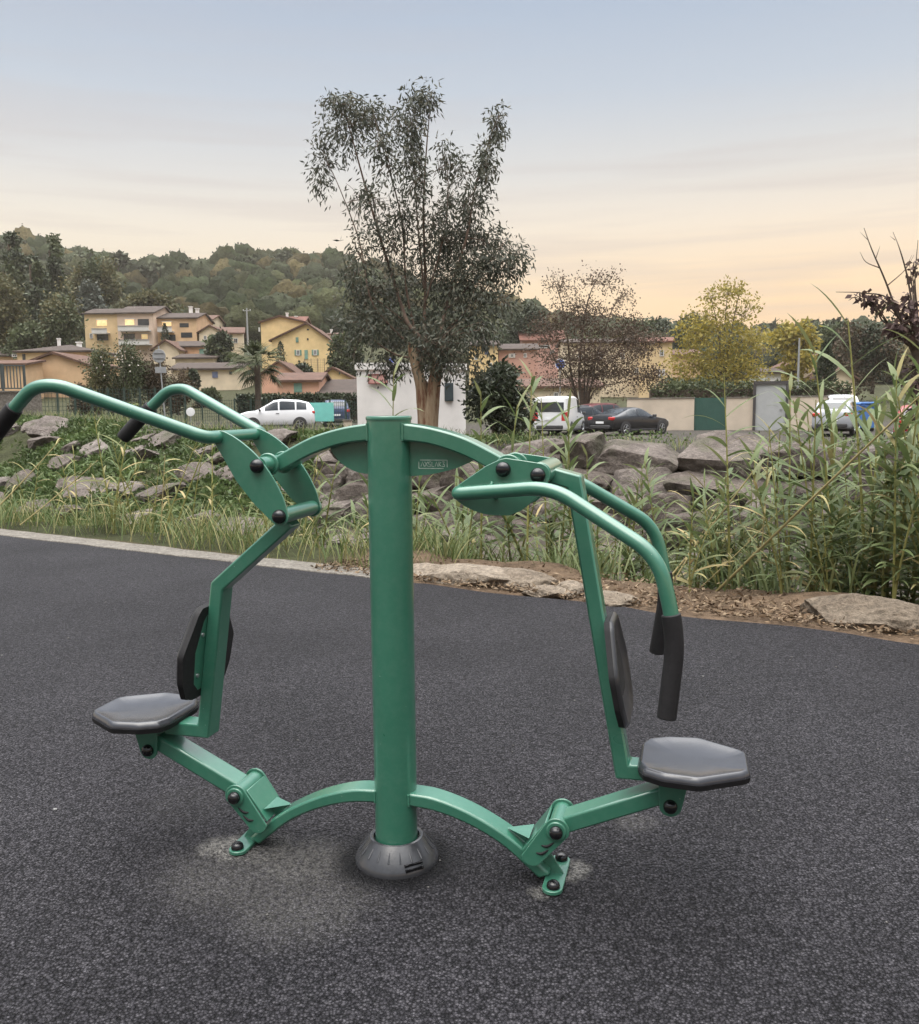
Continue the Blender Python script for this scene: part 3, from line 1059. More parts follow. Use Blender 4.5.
def tree(name, label, cat, base, lobes, mats, L, Wd, trunk=None, tr=.2, droop=.3, sig=.22, seed=1, group=None, twigs=7, spread=1.0, bark=None, seg=7, limbs=None, limb_bark=None):
    """lobes: (centre, radii, leaves). trunk: list of points. Limbs run from the trunk to each lobe, twigs from the limb into it."""
    rng = np.random.default_rng(seed)
    root = empty(name, base, 0, label, cat, group)
    B = Vector(base)
    tm = MB()
    trunk = trunk or [B, B + Vector((0, 0, (lobes[0][0].z - B.z) * .6))]
    tp = [p - B for p in trunk]
    n = len(tp)
    tm.tube(jit(tp, tr * .15, rng), [tr * (1 - .5 * i / max(1, n - 1)) * (1.25 if i == 0 else 1) for i in range(n)], 10)
    LV, LF, idx = [], [], []
    off = 0
    lim = []
    tl = MB()
    for path, r0 in limbs or ():
        r0 *= .50 if limb_bark else .66
        P_ = catmull(jit([q - B for q in path], .05, rng), 5)
        rad_ = [r0 * (1 - .86 * i / (len(P_) - 1)) for i in range(len(P_))]
        tl.tube(P_, rad_, 9)
        lim += list(zip(P_, rad_))
    for li, lobe in enumerate(lobes):
        c, rad, nl = Vector(lobe[0]) - B, Vector(lobe[1]), lobe[2]
        mi = lobe[3] if len(lobe) > 3 else 0
        st_i = max(range(n), key=lambda i: -abs((tp[i].z) - max(tp[0].z + (tp[-1].z - tp[0].z) * .55, min(tp[-1].z, c.z - rad.z * 1.6))))
        s0 = tp[st_i]
        end = c + Vector((0, 0, rad.z * .55))
        mid = s0.lerp(end, .5)
        mid = Vector((s0.x + (end.x - s0.x) * .62, s0.y + (end.y - s0.y) * .62, s0.z + (end.z - s0.z) * .42))
        lr = tr * .38 * max(.35, min(1.0, (rad.x + rad.z) * .5 / max(.1, (lobes[0][1][0]))))
        if lim:
            s0, lr = min(lim, key=lambda q: (q[0] - c).length + max(0, q[0].z - c.z) * 1.2 + (0 if q[1] > .012 else .3))
            lr = min(lr * .6, .035)
            end = c + Vector(rng.normal(size=3)) * rad.x * .25
            mid = s0.lerp(end, .5) + Vector((0, 0, .1 * (end - s0).length))
        path = jit(bez(s0, mid, end, 9), min(lr * .7, .04), rng)
        (tl if lim else tm).tube(path, [lr * (1 - .85 * i / 9) for i in range(10)], 6)
        tips = []
        for k in range(twigs):
            a = path[int(rng.integers(4, 9))]
            q = unit(rng.normal(size=3)) * rng.uniform(.45, 1.0) ** .6
            e = c + Vector((q[0] * rad.x, q[1] * rad.y, q[2] * rad.z)) * spread
            m = a.lerp(e, .5) + Vector((0, 0, .12 * (e - a).length))
            tw = bez(a, m, e, 5)
            (tl if lim else tm).tube(tw, [lr * .28 * (1 - .8 * i / 5) + .004 for i in range(6)], 4, False)
            tips += tw[2:] + [e, e]
        if nl:
            T = np.array([tuple(t) for t in tips])
            ch = T[rng.integers(0, len(T), nl)]
            sg = np.array(rad) * sig
            P = ch + np.clip(rng.normal(size=(nl, 3)), -1.7, 1.7) * sg
            cv = np.array(c)
            O = unit((P - cv) / np.array(rad))
            D = unit(O * .6 + rng.normal(size=(nl, 3)) * .75 + np.array([0, 0, -droop * 2.2]))
            V, Fq = leaf_quads(P, D, L * rng.uniform(.6, 1.25, nl), Wd * rng.uniform(.7, 1.25, nl), rng)
            LV.append(V)
            LF.append(Fq + off)
            off += len(V)
            idx.append(np.full(nl, mi))
    tm.build('trunk', bark or BARK, root, 60)
    if lim:
        tl.build('limbs', limb_bark or bark or BARK, root, 60)
    if LV:
        npmesh('crown', np.concatenate(LV), np.concatenate(LF), mats, root, np.concatenate(idx))
    return root


def px_lobe(px, py, rx, ry, Y, n, dy=0.0, mi=0, depth=1.0):
    k = Y / F
    return (at(px, py, Y + dy), Vector((rx * k, (rx + ry) * .5 * k * depth, ry * k)), n, mi)


# ------------------------------------------------------------------ eucalyptus in the middle
YE = 24.0
eb = at(426, 452, YE)
eb.z = hz(eb.x, eb.y) - .1
eu = [(345, 130, 30, 34, 520), (322, 165, 16, 30, 240), (368, 118, 22, 24, 280), (340, 100, 20, 12, 150), (388, 165, 16, 24, 120),
      (410, 125, 15, 36, 430), (428, 100, 12, 18, 190), (415, 180, 18, 26, 230), (445, 165, 15, 28, 150), (452, 205, 14, 25, 140),
      (497, 122, 12, 20, 200), (488, 165, 14, 28, 300), (472, 205, 20, 30, 330), (455, 240, 22, 25, 330),
      (440, 275, 55, 38, 1150), (485, 245, 32, 28, 560), (505, 262, 26, 22, 520), (478, 290, 42, 34, 900), (395, 250, 34, 40, 420), (362, 250, 20, 30, 170),
      (380, 300, 40, 34, 900), (365, 335, 30, 30, 760), (410, 330, 46, 38, 1200), (455, 335, 42, 38, 1150), (485, 330, 22, 28, 420),
      (385, 365, 28, 20, 420), (452, 368, 34, 20, 520), (350, 300, 18, 30, 260), (425, 358, 30, 18, 500), (505, 300, 16, 16, 160), (352, 275, 16, 20, 90),
      (375, 205, 18, 26, 130), (400, 210, 18, 26, 170), (428, 225, 22, 26, 220), (355, 195, 14, 26, 70), (410, 160, 14, 22, 130), (395, 130, 14, 22, 90), (465, 175, 14, 24, 90), (378, 145, 18, 16, 130), (440, 240, 24, 24, 200)]
rs = np.random.default_rng(5)
lob = [px_lobe(a, b, c * .95, d * .95, YE, int(n * (1.25 if b > 290 else 1.85)), rs.uniform(-.9, .9), 0) for a, b, c, d, n in eu]
tr_pts = [eb, at(427, 440, YE), at(427, 424, YE), at(428, 408, YE)]
LB = []
for path, r0 in (([(430, 390), (424, 372), (418, 345), (408, 320), (396, 285), (376, 230), (358, 170), (344, 108)], .17), ([(430, 388), (436, 365), (440, 340), (450, 300), (465, 240), (482, 180), (499, 112)], .15),
                 ([(420, 352), (398, 332), (372, 300), (360, 245), (340, 190), (322, 150)], .075), ([(416, 335), (408, 290), (402, 220), (388, 150), (372, 108)], .075), ([(434, 372), (428, 330), (424, 280), (422, 200), (428, 140), (432, 92)], .11),
                 ([(426, 300), (440, 240), (450, 190), (446, 150)], .05), ([(424, 290), (418, 220), (412, 150), (408, 100)], .055), ([(442, 335), (470, 305), (495, 275), (518, 250)], .075), ([(440, 345), (468, 335), (492, 318)], .06),
                 ([(420, 358), (396, 352), (372, 340), (352, 318)], .07), ([(440, 362), (456, 362), (472, 356)], .05), ([(414, 330), (380, 300), (356, 290)], .05), ([(448, 308), (480, 275), (500, 250), (508, 238)], .05)):
    LB.append(([at(a, b, YE + rs.uniform(-.5, .5) * (i > 1)) for i, (a, b) in enumerate(path)], r0))
euc = tree('eucalyptus_tree', 'tall eucalyptus with sparse upper stems and peeling pale trunk in front of the white kiosk', 'tree', eb, lob, [L_EUC], .165, .046, tr_pts, .29,
           droop=.45, sig=.27, seed=3, twigs=14, bark=L_BARK, spread=.95, limbs=LB, limb_bark=L_BARK2)

for path, r0 in (([(426, 446), (425, 418), (423, 402), (421, 385), (415, 362), (411, 345)], .22), ([(428, 446), (430, 418), (432, 402), (434, 385), (438, 362), (441, 345)], .25)):
    P_ = catmull([at(a, b, YE) - eb for a, b in path], 5)
    MB().tube(P_, [r0 * (1 - .5 * i / (len(P_) - 1)) for i in range(len(P_))], 14).build('stem', L_BARK, euc, 60)

# ------------------------------------------------------------------ other trees near and middle distance
Y = 60
b0 = at(584, 405, Y)
b0.z = hz(b0.x, b0.y)
brown = [(560, 290, 22, 18, 420), (600, 280, 26, 16, 420), (625, 300, 14, 14, 160), (548, 325, 22, 18, 420), (590, 320, 40, 22, 900), (632, 335, 26, 18, 560), (570, 350, 40, 20, 800), (610, 358, 42, 22, 900), (648, 345, 18, 14, 260), (590, 380, 50, 18, 900), (640, 378, 26, 14, 420), (580, 305, 20, 14, 220)]
BL = [([b0] + [at(a, b, Y + rs.uniform(-.6, .6)) for a, b in q], r) for q, r in (([(572, 380), (568, 340), (560, 300), (552, 275)], .16), ([(580, 375), (584, 330), (590, 295), (603, 268)], .17), ([(588, 378), (600, 345), (612, 310), (628, 288)], .14), ([(592, 385), (612, 360), (635, 342), (655, 335)], .12),
      ([(574, 385), (558, 362), (545, 335), (536, 318)], .12), ([(594, 392), (620, 382), (645, 376)], .09), ([(572, 392), (552, 382), (538, 376)], .09), ([(584, 350), (578, 310), (574, 280)], .09), ([(600, 345), (618, 330), (634, 312)], .08))]
tree('thinning_brown_tree', 'thinning brown-leaved tree standing behind the parked van and cars', 'tree', b0, [px_lobe(a, b, c, d, Y, int(n * (1.0 if b < 310 else 2.6)), rs.uniform(-1, 1)) for a, b, c, d, n in brown], [L_BROWN], .17, .10,
     [b0, at(583, 398, Y), at(582, 388, Y)], .22, droop=.1, sig=.22, seed=5, twigs=26, limbs=BL)
Y = 78
b0 = at(724, 420, Y)
b0.z = hz(b0.x, b0.y)
yel = [(728, 300, 22, 18, 230), (745, 312, 16, 16, 150), (705, 315, 20, 16, 150), (722, 335, 36, 20, 900), (690, 335, 20, 16, 420), (748, 345, 22, 20, 460), (715, 362, 40, 20, 1000), (740, 375, 28, 18, 620), (690, 365, 20, 18, 420), (730, 395, 34, 16, 650), (735, 288, 12, 9, 120), (712, 296, 10, 9, 90)]
YL = [([b0] + [at(a, b, Y + rs.uniform(-.6, .6)) for a, b in q], r) for q, r in (([(722, 390), (720, 350), (714, 310), (708, 288)], .15), ([(725, 385), (730, 340), (738, 300), (744, 284)], .16), ([(728, 392), (742, 360), (752, 335)], .11), ([(720, 395), (700, 365), (686, 340)], .11), ([(724, 350), (726, 310), (728, 282)], .10))]
tree('yellowing_tree', 'larger yellow autumn tree rising behind the green gate', 'tree', b0, [px_lobe(a, b, c, d, Y, int(n * 1.5), rs.uniform(-1.2, 1.2)) for a, b, c, d, n in yel], [L_YEL], .28, .17,
     [b0, at(724, 405, Y), at(724, 395, Y)], .2, droop=.1, sig=.24, seed=6, twigs=20, limbs=YL, group='yellow autumn trees')
Y = 95
b0 = at(795, 400, Y)
b0.z = hz(b0.x, b0.y)
yel2 = [(795, 325, 12, 12, 300), (785, 340, 16, 14, 420), (806, 342, 14, 14, 380), (794, 360, 24, 14, 620), (790, 378, 22, 12, 420)]
tree('yellowing_tree', 'smaller yellow autumn tree left of the dark cypress', 'tree', b0, [px_lobe(a, b, c, d, Y, n, rs.uniform(-1, 1)) for a, b, c, d, n in yel2], [L_YEL], .5, .32,
     [b0, at(795, 375, Y), at(795, 345, Y)], .18, droop=.1, sig=.26, seed=7, twigs=8, group='yellow autumn trees')
# tree with dead purple foliage on the right edge
Y = 13.0
b0 = at(925, 520, Y)
b0.z = hz(b0.x, b0.y)
prp = [(862, 296, 14, 5, 60), (886, 300, 10, 9, 40), (908, 300, 12, 12, 50), (914, 270, 8, 12, 30), (908, 325, 18, 14, 170), (926, 345, 24, 20, 330), (918, 375, 18, 18, 220), (935, 395, 24, 24, 380), (945, 310, 18, 22, 220), (925, 415, 20, 18, 220)]
pt = tree('wilted_tree', 'half-bare tree with clusters of wilted purple leaves at the right edge', 'tree', b0, [px_lobe(a, b, c, d, Y, n, rs.uniform(-.5, .5)) for a, b, c, d, n in prp], [L_PURP], .115, .062,
          [b0, at(925, 460, Y), at(920, 400, Y), at(915, 350, Y)], .09, droop=.5, sig=.16, seed=8, twigs=7)
m2 = MB()
for path, r0 in (([(915, 360), (898, 315), (885, 280), (872, 250), (864, 228)], .022), ([(912, 340), (890, 300), (862, 293), (836, 292)], .018), ([(916, 330), (908, 280), (900, 250), (893, 232)], .018), ([(918, 320), (915, 280), (918, 240)], .016), ([(888, 285), (905, 270), (914, 255)], .009), ([(880, 268), (866, 262), (860, 252)], .009), ([(905, 270), (912, 255)], .007), ([(876, 258), (880, 246)], .006), ([(868, 240), (860, 232)], .005), ([(895, 240), (890, 236)], .005)):
    P_ = [at(a, b, Y + rs.uniform(-.2, .2)) - b0 for a, b in path]
    P_ = catmull(P_, 4)
    m2.tube(P_, [r0 * (1 - .8 * i / (len(P_) - 1)) for i in range(len(P_))], 6)
m2.build('bare_branches', BARK, pt, 60)


def shrub(name, label, cat, px, py_top, py_bot, wpx, Y, mat, n, L, Wd, seed, group=None, cols=1, tall=False):
    r_ = np.random.default_rng(seed)
    b_ = at(px, py_bot, Y)
    b_.z = max(hz(b_.x, b_.y), min(b_.z, hz(b_.x, b_.y) + 2.0) if not tall else b_.z) if py_bot < 900 else b_.z
    hpx = py_bot - py_top
    lobes = []
    for i in range(7):
        fx, fy = r_.uniform(-.30, .30), r_.uniform(.22, .72)
        lobes.append(px_lobe(px + fx * wpx, py_bot - fy * hpx, wpx * r_.uniform(.22, .32), hpx * r_.uniform(.22, .30), Y, n // 7, r_.uniform(-.25, .25) * wpx * Y / F, int(r_.integers(0, len(mat)))))
    lobes.append(px_lobe(px + wpx * .04, py_top + hpx * .3, wpx * .26, hpx * .30, Y, n // 6, 0, 0))
    return tree(name, label, cat, b_, lobes, mat, L, Wd, [b_, b_ + Vector((0, 0, .25 * hpx * Y / F)), b_ + Vector((0, 0, .5 * hpx * Y / F))], .02 * hpx * Y / F + .02, droop=.1, sig=.26, seed=seed, group=group, twigs=9)


shrub('round_bush', 'dense dark green bush right of the white kiosk', 'bush', 494, 362, 447, 78, 25, [L_DARK], 4200, .17, .075, 21)
for i, (px, yt, w, m, lb) in enumerate([(100, 345, 34, L_DARK, 'dark shrub behind the wire fence beside the beige gable house'), (126, 340, 40, L_MID, 'tallest leafy green shrub behind the wire fence'),
                                        (152, 352, 34, L_RUST, 'reddish brown shrub directly left of the round road sign'), (178, 372, 36, L_RUST, 'low brownish shrub right of the round road sign'), (112, 375, 40, L_DARK, 'low dark hedge shrub below the tall shrub by the wire fence'),
                                        (84, 384, 24, L_RUST, 'small rusty shrub at the foot of the beige gable wall')]):
    o = shrub('garden_shrub', lb, 'shrub', px, yt, 415, w, 52 + i * .9, [m] if i not in (0, 4) else [L_MID, L_OLIVE], 3600, .17, .085, 30 + i, 'shrubs behind the wire fence')
    if i == 1:
        rr_ = np.random.default_rng(4)
        P_ = np.array([tuple(at(126 + rr_.normal() * 15, 358 + rr_.normal() * 8, 51) - o.location) for _ in range(26)])
        V_, F_ = leaf_quads(P_, unit(rr_.normal(size=(26, 3))), .13, .09, rr_)
        npmesh('blossom', V_, F_, [L_FLOW], o)


def strap_plant(name, label, cat, loc, n, L, w, mat, seed, stem=0.3, droop=.8, group=None):
    rng = np.random.default_rng(seed)
    root = empty(name, loc, 0, label, cat, group)
    VV, FF = [], []
    for _ in range(n):
        a = rng.uniform(0, 2 * math.pi)
        e = rng.uniform(.3, 1.4)
        acc(VV, FF, *strip((0, 0, stem), (math.cos(a), math.sin(a), e), L * rng.uniform(.7, 1.1), w, rng, 5, droop))
    npmesh('leaves', [tuple(v) for v in VV], FF, [mat], root)
    MB().tube([(0, 0, -.1), (.02, 0, stem * .5), (0, 0, stem + .05)], [.07, .06, .06], 8).build('stem', BARK, root, 50)
    return root


for k, (px, py) in enumerate(((124, 405), (136, 408))):
    p = at(px, py, 49)
    strap_plant('cordyline', ['lime green strap-leaved plant in front of the dark shrubs, the taller of two', 'lime green strap-leaved plant in front of the dark shrubs, the lower of two'][k], 'plant', (p.x, p.y, hz(p.x, p.y)), 46, 1.5 - .3 * k, .09, L_LIME, 40 + k, 1.0 - .5 * k, .9, 'strap-leaved garden plants')

# palm
Y = 62
p0 = at(258, 400, Y)
p0.z = hz(p0.x, p0.y)
palm = empty('palm_tree', p0, 0, 'fan palm with drooping fronds between the long low house and the pink house', 'palm tree')
top = at(257, 364, Y) - p0
MB().tube([(0, 0, -.2), (top.x * .5, 0, top.z * .5), tuple(top)], [.24, .20, .22], 12).build('trunk', BARK, palm, 60)
rng = np.random.default_rng(44)
VV, FF = [], []
for i in range(44):
    a = rng.uniform(0, 2 * math.pi)
    e = rng.uniform(-.95, 1.7)
    d = Vector((math.cos(a), math.sin(a), e)).normalized()
    c = top + d * rng.uniform(.8, 1.35)
    for j in range(15):                      # a fan of narrow blades
        s1 = d.cross(Vector((0, 0, 1))).normalized()
        th = (j - 7) / 7 * 1.35
        dd_ = (d * math.cos(th) + s1 * math.sin(th)).normalized()
        acc(VV, FF, *strip(c, dd_, rng.uniform(.85, 1.25), .075, rng, 3, .7))
    acc(VV, FF, *strip(top, d, (c - top).length, .05, rng, 2, 0))
npmesh('fronds', [tuple(v) for v in VV], FF, [L_MID], palm)


def cypress(label, px, yt, yb, w, Y, seed, mats=None, name='cypress', group=None, n=1400):
    rng = np.random.default_rng(seed)
    b_ = at(px, yb, Y)
    h = (yb - yt) * Y / F
    r_ = w * .5 * Y / F
    root = empty(name, b_, 0, label, 'tree', group)
    z = rng.uniform(0.02, 1, n) ** .9
    prof = np.interp(z, [0, .12, .45, .8, 1], [.6, 1, .95, .5, .03])
    a = rng.uniform(0, 2 * np.pi, n)
    rr_ = r_ * prof * rng.uniform(.55, 1.05, n) * (1 + .18 * np.sin(a * 3 + z * 17))
    P_ = np.stack([rr_ * np.cos(a), rr_ * np.sin(a), z * h], 1)
    D = unit(np.stack([np.cos(a) * .5, np.sin(a) * .5, np.full(n, .9)], 1) + rng.normal(size=(n, 3)) * .4)
    V_, F_ = leaf_quads(P_, D, h * .09 * rng.uniform(.6, 1.3, n), h * .05, rng)
    npmesh('crown', V_, F_, mats or [L_DARK], root)
    MB().tube([(0, 0, -2), (0, 0, h * .5), (0, 0, h * .92)], [r_ * .2, r_ * .16, .03], 8).build('trunk', BARK, root, 50)
    return root


cypress('narrow dark cypress in front of the cream house right of the yellow trees', 825, 345, 390, 17, 88, 61, group='cypress columns')
cypress('short dark cypress against the yellow gable house', 281, 343, 364, 9, 118, 62, group='cypress columns', n=500)
cypress('dark cypress between the apartment balconies', 165.5, 325, 344, 7, 146, 63, group='cypress columns', n=500)
# tall dark trees on the left slope
lt = [('tall dark tree at the left edge of the hill', 16, 236, 352, 56, 150), ('dark tree with a pointed top right of the edge tree', 56, 238, 350, 46, 158), ('shorter dark tree squeezed between the yellowish and the round olive tree', 36, 258, 352, 40, 140)]
for i, (lb, px, yt, yb, w, Y) in enumerate(lt):
    rr_ = np.random.default_rng(700 + i)
    b_ = at(px, yb + 6, Y)
    hpx = yb - yt
    lobes = []
    for j in range(13):
        f = (j + .5) / 13
        ww = w * (.50 - .40 * f)
        lobes.append(px_lobe(px + rr_.uniform(-.5, .5) * ww, yb - f * hpx * .96, ww * rr_.uniform(.55, .8), hpx * .09, Y, 420, rr_.uniform(-2, 2), int(rr_.integers(0, 2))))
    tree('dark_conifer', lb, 'tree', b_, lobes, [L_DARK, L_MID], .0046 * Y, .0030 * Y, [b_, b_ + Vector((0, 0, hpx * .5 * Y / F)), b_ + Vector((0, 0, hpx * .95 * Y / F))], .3, droop=.35, sig=.30, seed=70 + i, group='dark conifers on the left slope', twigs=8)
lt = [('big round olive-green tree beside the apartments', 58, 284, 352, 54, 122, [L_OLIVE, L_MID]), ('yellowish tree at the left edge above the beige house', 6, 276, 350, 42, 118, [L_OLIVE, L_OLIVE, L_YEL]),
      ('green tree behind the golden dome tree and the round olive tree', 96, 256, 325, 50, 172, [L_MID, L_OLIVE]), ('grey-green tree left of the golden dome tree', 92, 284, 322, 34, 165, [L_GREY]),
      ('low golden-olive dome tree above the apartments', 146, 291, 322, 58, 168, [L_OLIVE]), ('dark leafy tree right of the orange terrace house', 222, 332, 366, 26, 125, [L_DARK, L_MID]),
      ('bush at the bottom of the dark conifer at the far left', 22, 322, 356, 40, 112, [L_MID]), ('dark green tree behind the pink house beyond the kiosk', 528, 306, 350, 46, 150, [L_DARK]),
      ('round green tree right of the brown tree', 655, 318, 352, 60, 190, [L_DARK, L_MID]), ('olive tree behind the big yellow tree', 688, 314, 352, 40, 160, [L_OLIVE, L_MID]),
      ('dark rounded tree right of the cypress', 872, 318, 390, 70, 105, [L_DARK, L_RUST]), ('broad dark tree behind the cypress', 838, 322, 372, 50, 140, [L_DARK, L_MID]),
      ('tree in front of the right side of the yellow gable house', 345, 335, 372, 30, 105, [L_MID]), ('low green tree between the fence and the cream block', 690, 378, 402, 60, 84, [L_MID]),
      ('green shrub under the blue window of the long low house', 207, 389, 412, 30, 84, [L_MID, L_RUST]), ('green bush beside the long low house front', 193, 370, 386, 10, 100, [L_DARK]),
      ('small tree above the pink house roof', 300, 365, 378, 36, 108, [L_DARK]), ('dark olive bush beside the two cream windows', 500, 366, 386, 44, 95, [L_MID, L_DARK])]
for i, (lb, px, yt, yb, w, Y, m) in enumerate(lt):
    shrub('leafy_tree', lb, 'tree', px, yt, yb + 4, w, Y, m, 5200, .0040 * Y, .0029 * Y, 80 + i, 'trees between the houses', tall=True)


def hedge(label, x0, x1, yt, yb, Y, mat, seed, n=2600, L=.3):
    rng = np.random.default_rng(seed)
    a, b_ = at(x0, yb, Y), at(x1, yb, Y)
    h = (yb - yt) * Y / F
    z0 = min(hz(a.x, a.y), a.z)
    root = empty('hedge', (a.x, a.y, z0), 0, label, 'hedge')
    Lx = b_.x - a.x
    h += a.z - z0
    P_ = np.stack([rng.uniform(0, Lx, n), rng.uniform(-.45, .45, n), rng.uniform(.05, 1, n) ** .7 * h], 1)
    D = unit(rng.normal(size=(n, 3)) + np.array([0, -.3, .3]))
    V_, F_ = leaf_quads(P_, D, L * rng.uniform(.6, 1.3, n), L * .55, rng)
    npmesh('foliage', V_, F_, [mat], root)
    MB().box((Lx / 2, .1, h * .42), (Lx, .5, h * .8)).build('inner_branches', BARK, root, 30)
    return root


hedge('long dark green clipped hedge behind the white car', 238, 358, 396, 408, 66, L_DARK, 91, 5200)
hedge('low green hedge bank behind the beige wall', 650, 850, 384, 402, 72, L_MID, 92, 5200)

# ------------------------------------------------------------------ far wooded hills
def crown_proto(seed, nq):
    """one far crown: a lumpy leafy mass plus loose leaf clumps round its outline"""
    rng = np.random.default_rng(seed)
    bm = bmesh.new()
    bmesh.ops.create_icosphere(bm, subdivisions=3, radius=1.0)
    off = Vector(rng.uniform(-40, 40, 3))
    for v in bm.verts:
        p = v.co.copy()
        k = .86 + .30 * mnoise.noise(p * 1.9 + off) + .20 * mnoise.noise(p * 4.2 + off) + .10 * mnoise.noise(p * 9 + off)
        v.co = p * k
        if v.co.z < -.35:
            v.co.z = -.35
    V0 = np.array([tuple(v.co) for v in bm.verts])
    T0 = np.array([[q.index for q in f.verts] for f in bm.faces])
    bm.free()
    src = V0[rng.integers(0, len(V0), nq)]
    q = unit(src)
    P_ = src * rng.uniform(.97, 1.08, nq)[:, None]
    N_ = unit(q + rng.normal(size=(nq, 3)) * .5)
    D = unit(np.cross(N_, rng.normal(size=(nq, 3))))
    S = np.cross(N_, D)
    L = (.13 * rng.uniform(.6, 1.4, nq))[:, None]
    VQ = np.stack([P_ - D * L * .5, P_ + S * L * .42, P_ + D * L * .5, P_ - S * L * .42], 1).reshape(-1, 3)
    return V0, T0, VQ


def hillmat(i, c):
    m, nt, b = nt_new('hill_leaf')
    f = pos_noise(nt, 1.1, 6, .75)
    r = ramp(nt, f, [(.32, tuple(x * .45 for x in c)), (.5, c), (.68, tuple(x * 1.6 for x in c))])
    nt.links.new(r.outputs[0], b.inputs['Base Color'])
    b.inputs['Roughness'].default_value = .9
    b.inputs['Specular IOR Level'].default_value = .1
    bump(nt, b, f, 1.0, .9)
    return m


def build_forest():
    rng = np.random.default_rng(99)
    protos = [crown_proto(i, 150) for i in range(8)]
    mats = [hillmat(i, tuple(x * k for x in c)) for c in ((.026, .034, .015), (.042, .046, .020), (.068, .056, .025), (.034, .040, .022)) for k in (.75, 1.0, 1.35)]
    VV, TT, QQ, M1, M2 = [], [], [], [], []
    cells = set()
    off = cnt = tries = 0
    while cnt < 3000 and tries < 60000:
        tries += 1
        y = 150 + 250 * rng.uniform() ** .85
        a = rng.uniform(-1.15, 1.0)
        x = a * y
        if y < 176 and a < -.02:
            continue
        key = (int(x // 5.8), int(y // 5.8))
        if key in cells:
            continue
        cells.add(key)
        z = hz(x, y)
        r_ = 1.7 + 4.4 * rng.uniform() ** 1.4
        V0, T0, VQ = protos[int(rng.integers(0, 8))]
        th = rng.uniform(0, 6.28)
        c, s = math.cos(th), math.sin(th)
        Rm = np.array([[c, -s, 0], [s, c, 0], [0, 0, 1]])
        A = np.concatenate([V0, VQ]) * np.array([r_, r_, r_ * rng.uniform(.8, 1.35)])
        VV.append(A @ Rm.T + np.array([x, y, z + r_ * .45]))
        TT.append(T0 + off)
        QQ.append(np.arange(len(VQ)).reshape(-1, 4) + off + len(V0))
        u = rng.uniform() + .25 * mnoise.noise(Vector((x * .012, y * .012, 0)))
        mi = (0 if u < .42 else 3 if u < .58 else 1 if u < .82 else 2) * 3 + int(rng.integers(0, 3))
        M1.append(np.full(len(T0), mi))
        M2.append(np.full(len(VQ) // 4, mi))
        off += len(A)
        cnt += 1
    V_ = np.concatenate(VV).astype(np.float32)
    T_, Q_ = np.concatenate(TT), np.concatenate(QQ)
    me = bpy.data.meshes.new('hill_forest')
    me.vertices.add(len(V_))
    me.vertices.foreach_set('co', V_.ravel())
    li = np.concatenate([T_.ravel(), Q_.ravel()]).astype(np.int32)
    me.loops.add(len(li))
    me.loops.foreach_set('vertex_index', li)
    nt_, nq_ = len(T_), len(Q_)
    me.polygons.add(nt_ + nq_)
    ls = np.concatenate([np.arange(nt_) * 3, nt_ * 3 + np.arange(nq_) * 4]).astype(np.int32)
    me.polygons.foreach_set('loop_start', ls)
    me.polygons.foreach_set('loop_total', np.concatenate([np.full(nt_, 3), np.full(nq_, 4)]).astype(np.int32))
    me.polygons.foreach_set('material_index', np.concatenate(M1 + M2).astype(np.int32))
    me.polygons.foreach_set('use_smooth', np.ones(nt_ + nq_, dtype=bool))
    me.update(calc_edges=True)
    o = link('hill_forest', me, mats)
    tag(o, 'dense mixed forest covering the far hills', kind='stuff')


build_forest()
# a few trees that stick out along the skyline
sk = [(150, 262, 16, 300), (232, 254, 22, 318), (262, 254, 24, 320), (286, 252, 22, 322), (186, 260, 9, 312), (85, 250, 20, 300), (118, 252, 14, 300), (835, 320, 16, 260), (808, 322, 12, 270), (774, 324, 14, 280), (660, 320, 20, 280), (690, 318, 18, 280)]
for i, (px, yt, w, Y) in enumerate(sk):
    b_ = at(px, yt + 16, Y)
    b_.z = min(b_.z, hz(b_.x, b_.y))
    h = at(px, yt, Y).z
    k = Y / F
    lobes = [(at(px + dx * w * .35, yt + 5 + dz * 5, Y), Vector((w * .34 * k, w * .34 * k, 5 * k)), 70, 0) for dx, dz in ((0, 0), (-1, .7), (1, .8), (.2, 1.3))]
    tree('skyline_tree', 'dark rounded tree standing out on the wooded skyline', 'tree', b_, lobes, [L_FAR1], 2.0, 1.4, [b_, at(px, yt + 6, Y)], .35, seed=120 + i, group='trees along the skyline', twigs=4)

# =================================================================== houses
def wallmat(name, c):
    return simple(name, tuple(min(.8, x * 1.12) for x in c), .9, .13, .8, bmp=.1, spec=.2)


def roofmat(name, c, k=1.0):
    m, nt, b = nt_new(name)
    g = nt.nodes.new('ShaderNodeNewGeometry')
    f = pos_noise(nt, 1.2, 6, .7)
    w = nd(nt, 'ShaderNodeTexWave', Scale=3.2 * k, Distortion=.6, Detail=1.0)
    w.bands_direction = 'X'
    nt.links.new(g.outputs['Position'], w.inputs['Vector'])
    r = ramp(nt, f, [(.3, tuple(x * .62 for x in c)), (.7, tuple(x * 1.35 for x in c))])
    wr = ramp(nt, w.outputs['Fac'], [(.2, (.68, .66, .66)), (.7, (1.1, 1.1, 1.1))])
    cc = mixc(nt, 1.0, r.outputs[0], wr.outputs[0], 'MULTIPLY')
    nt.links.new(cc, b.inputs['Base Color'])
    b.inputs['Roughness'].default_value = .9
    bump(nt, b, w.outputs['Fac'], .6, .08)
    return m


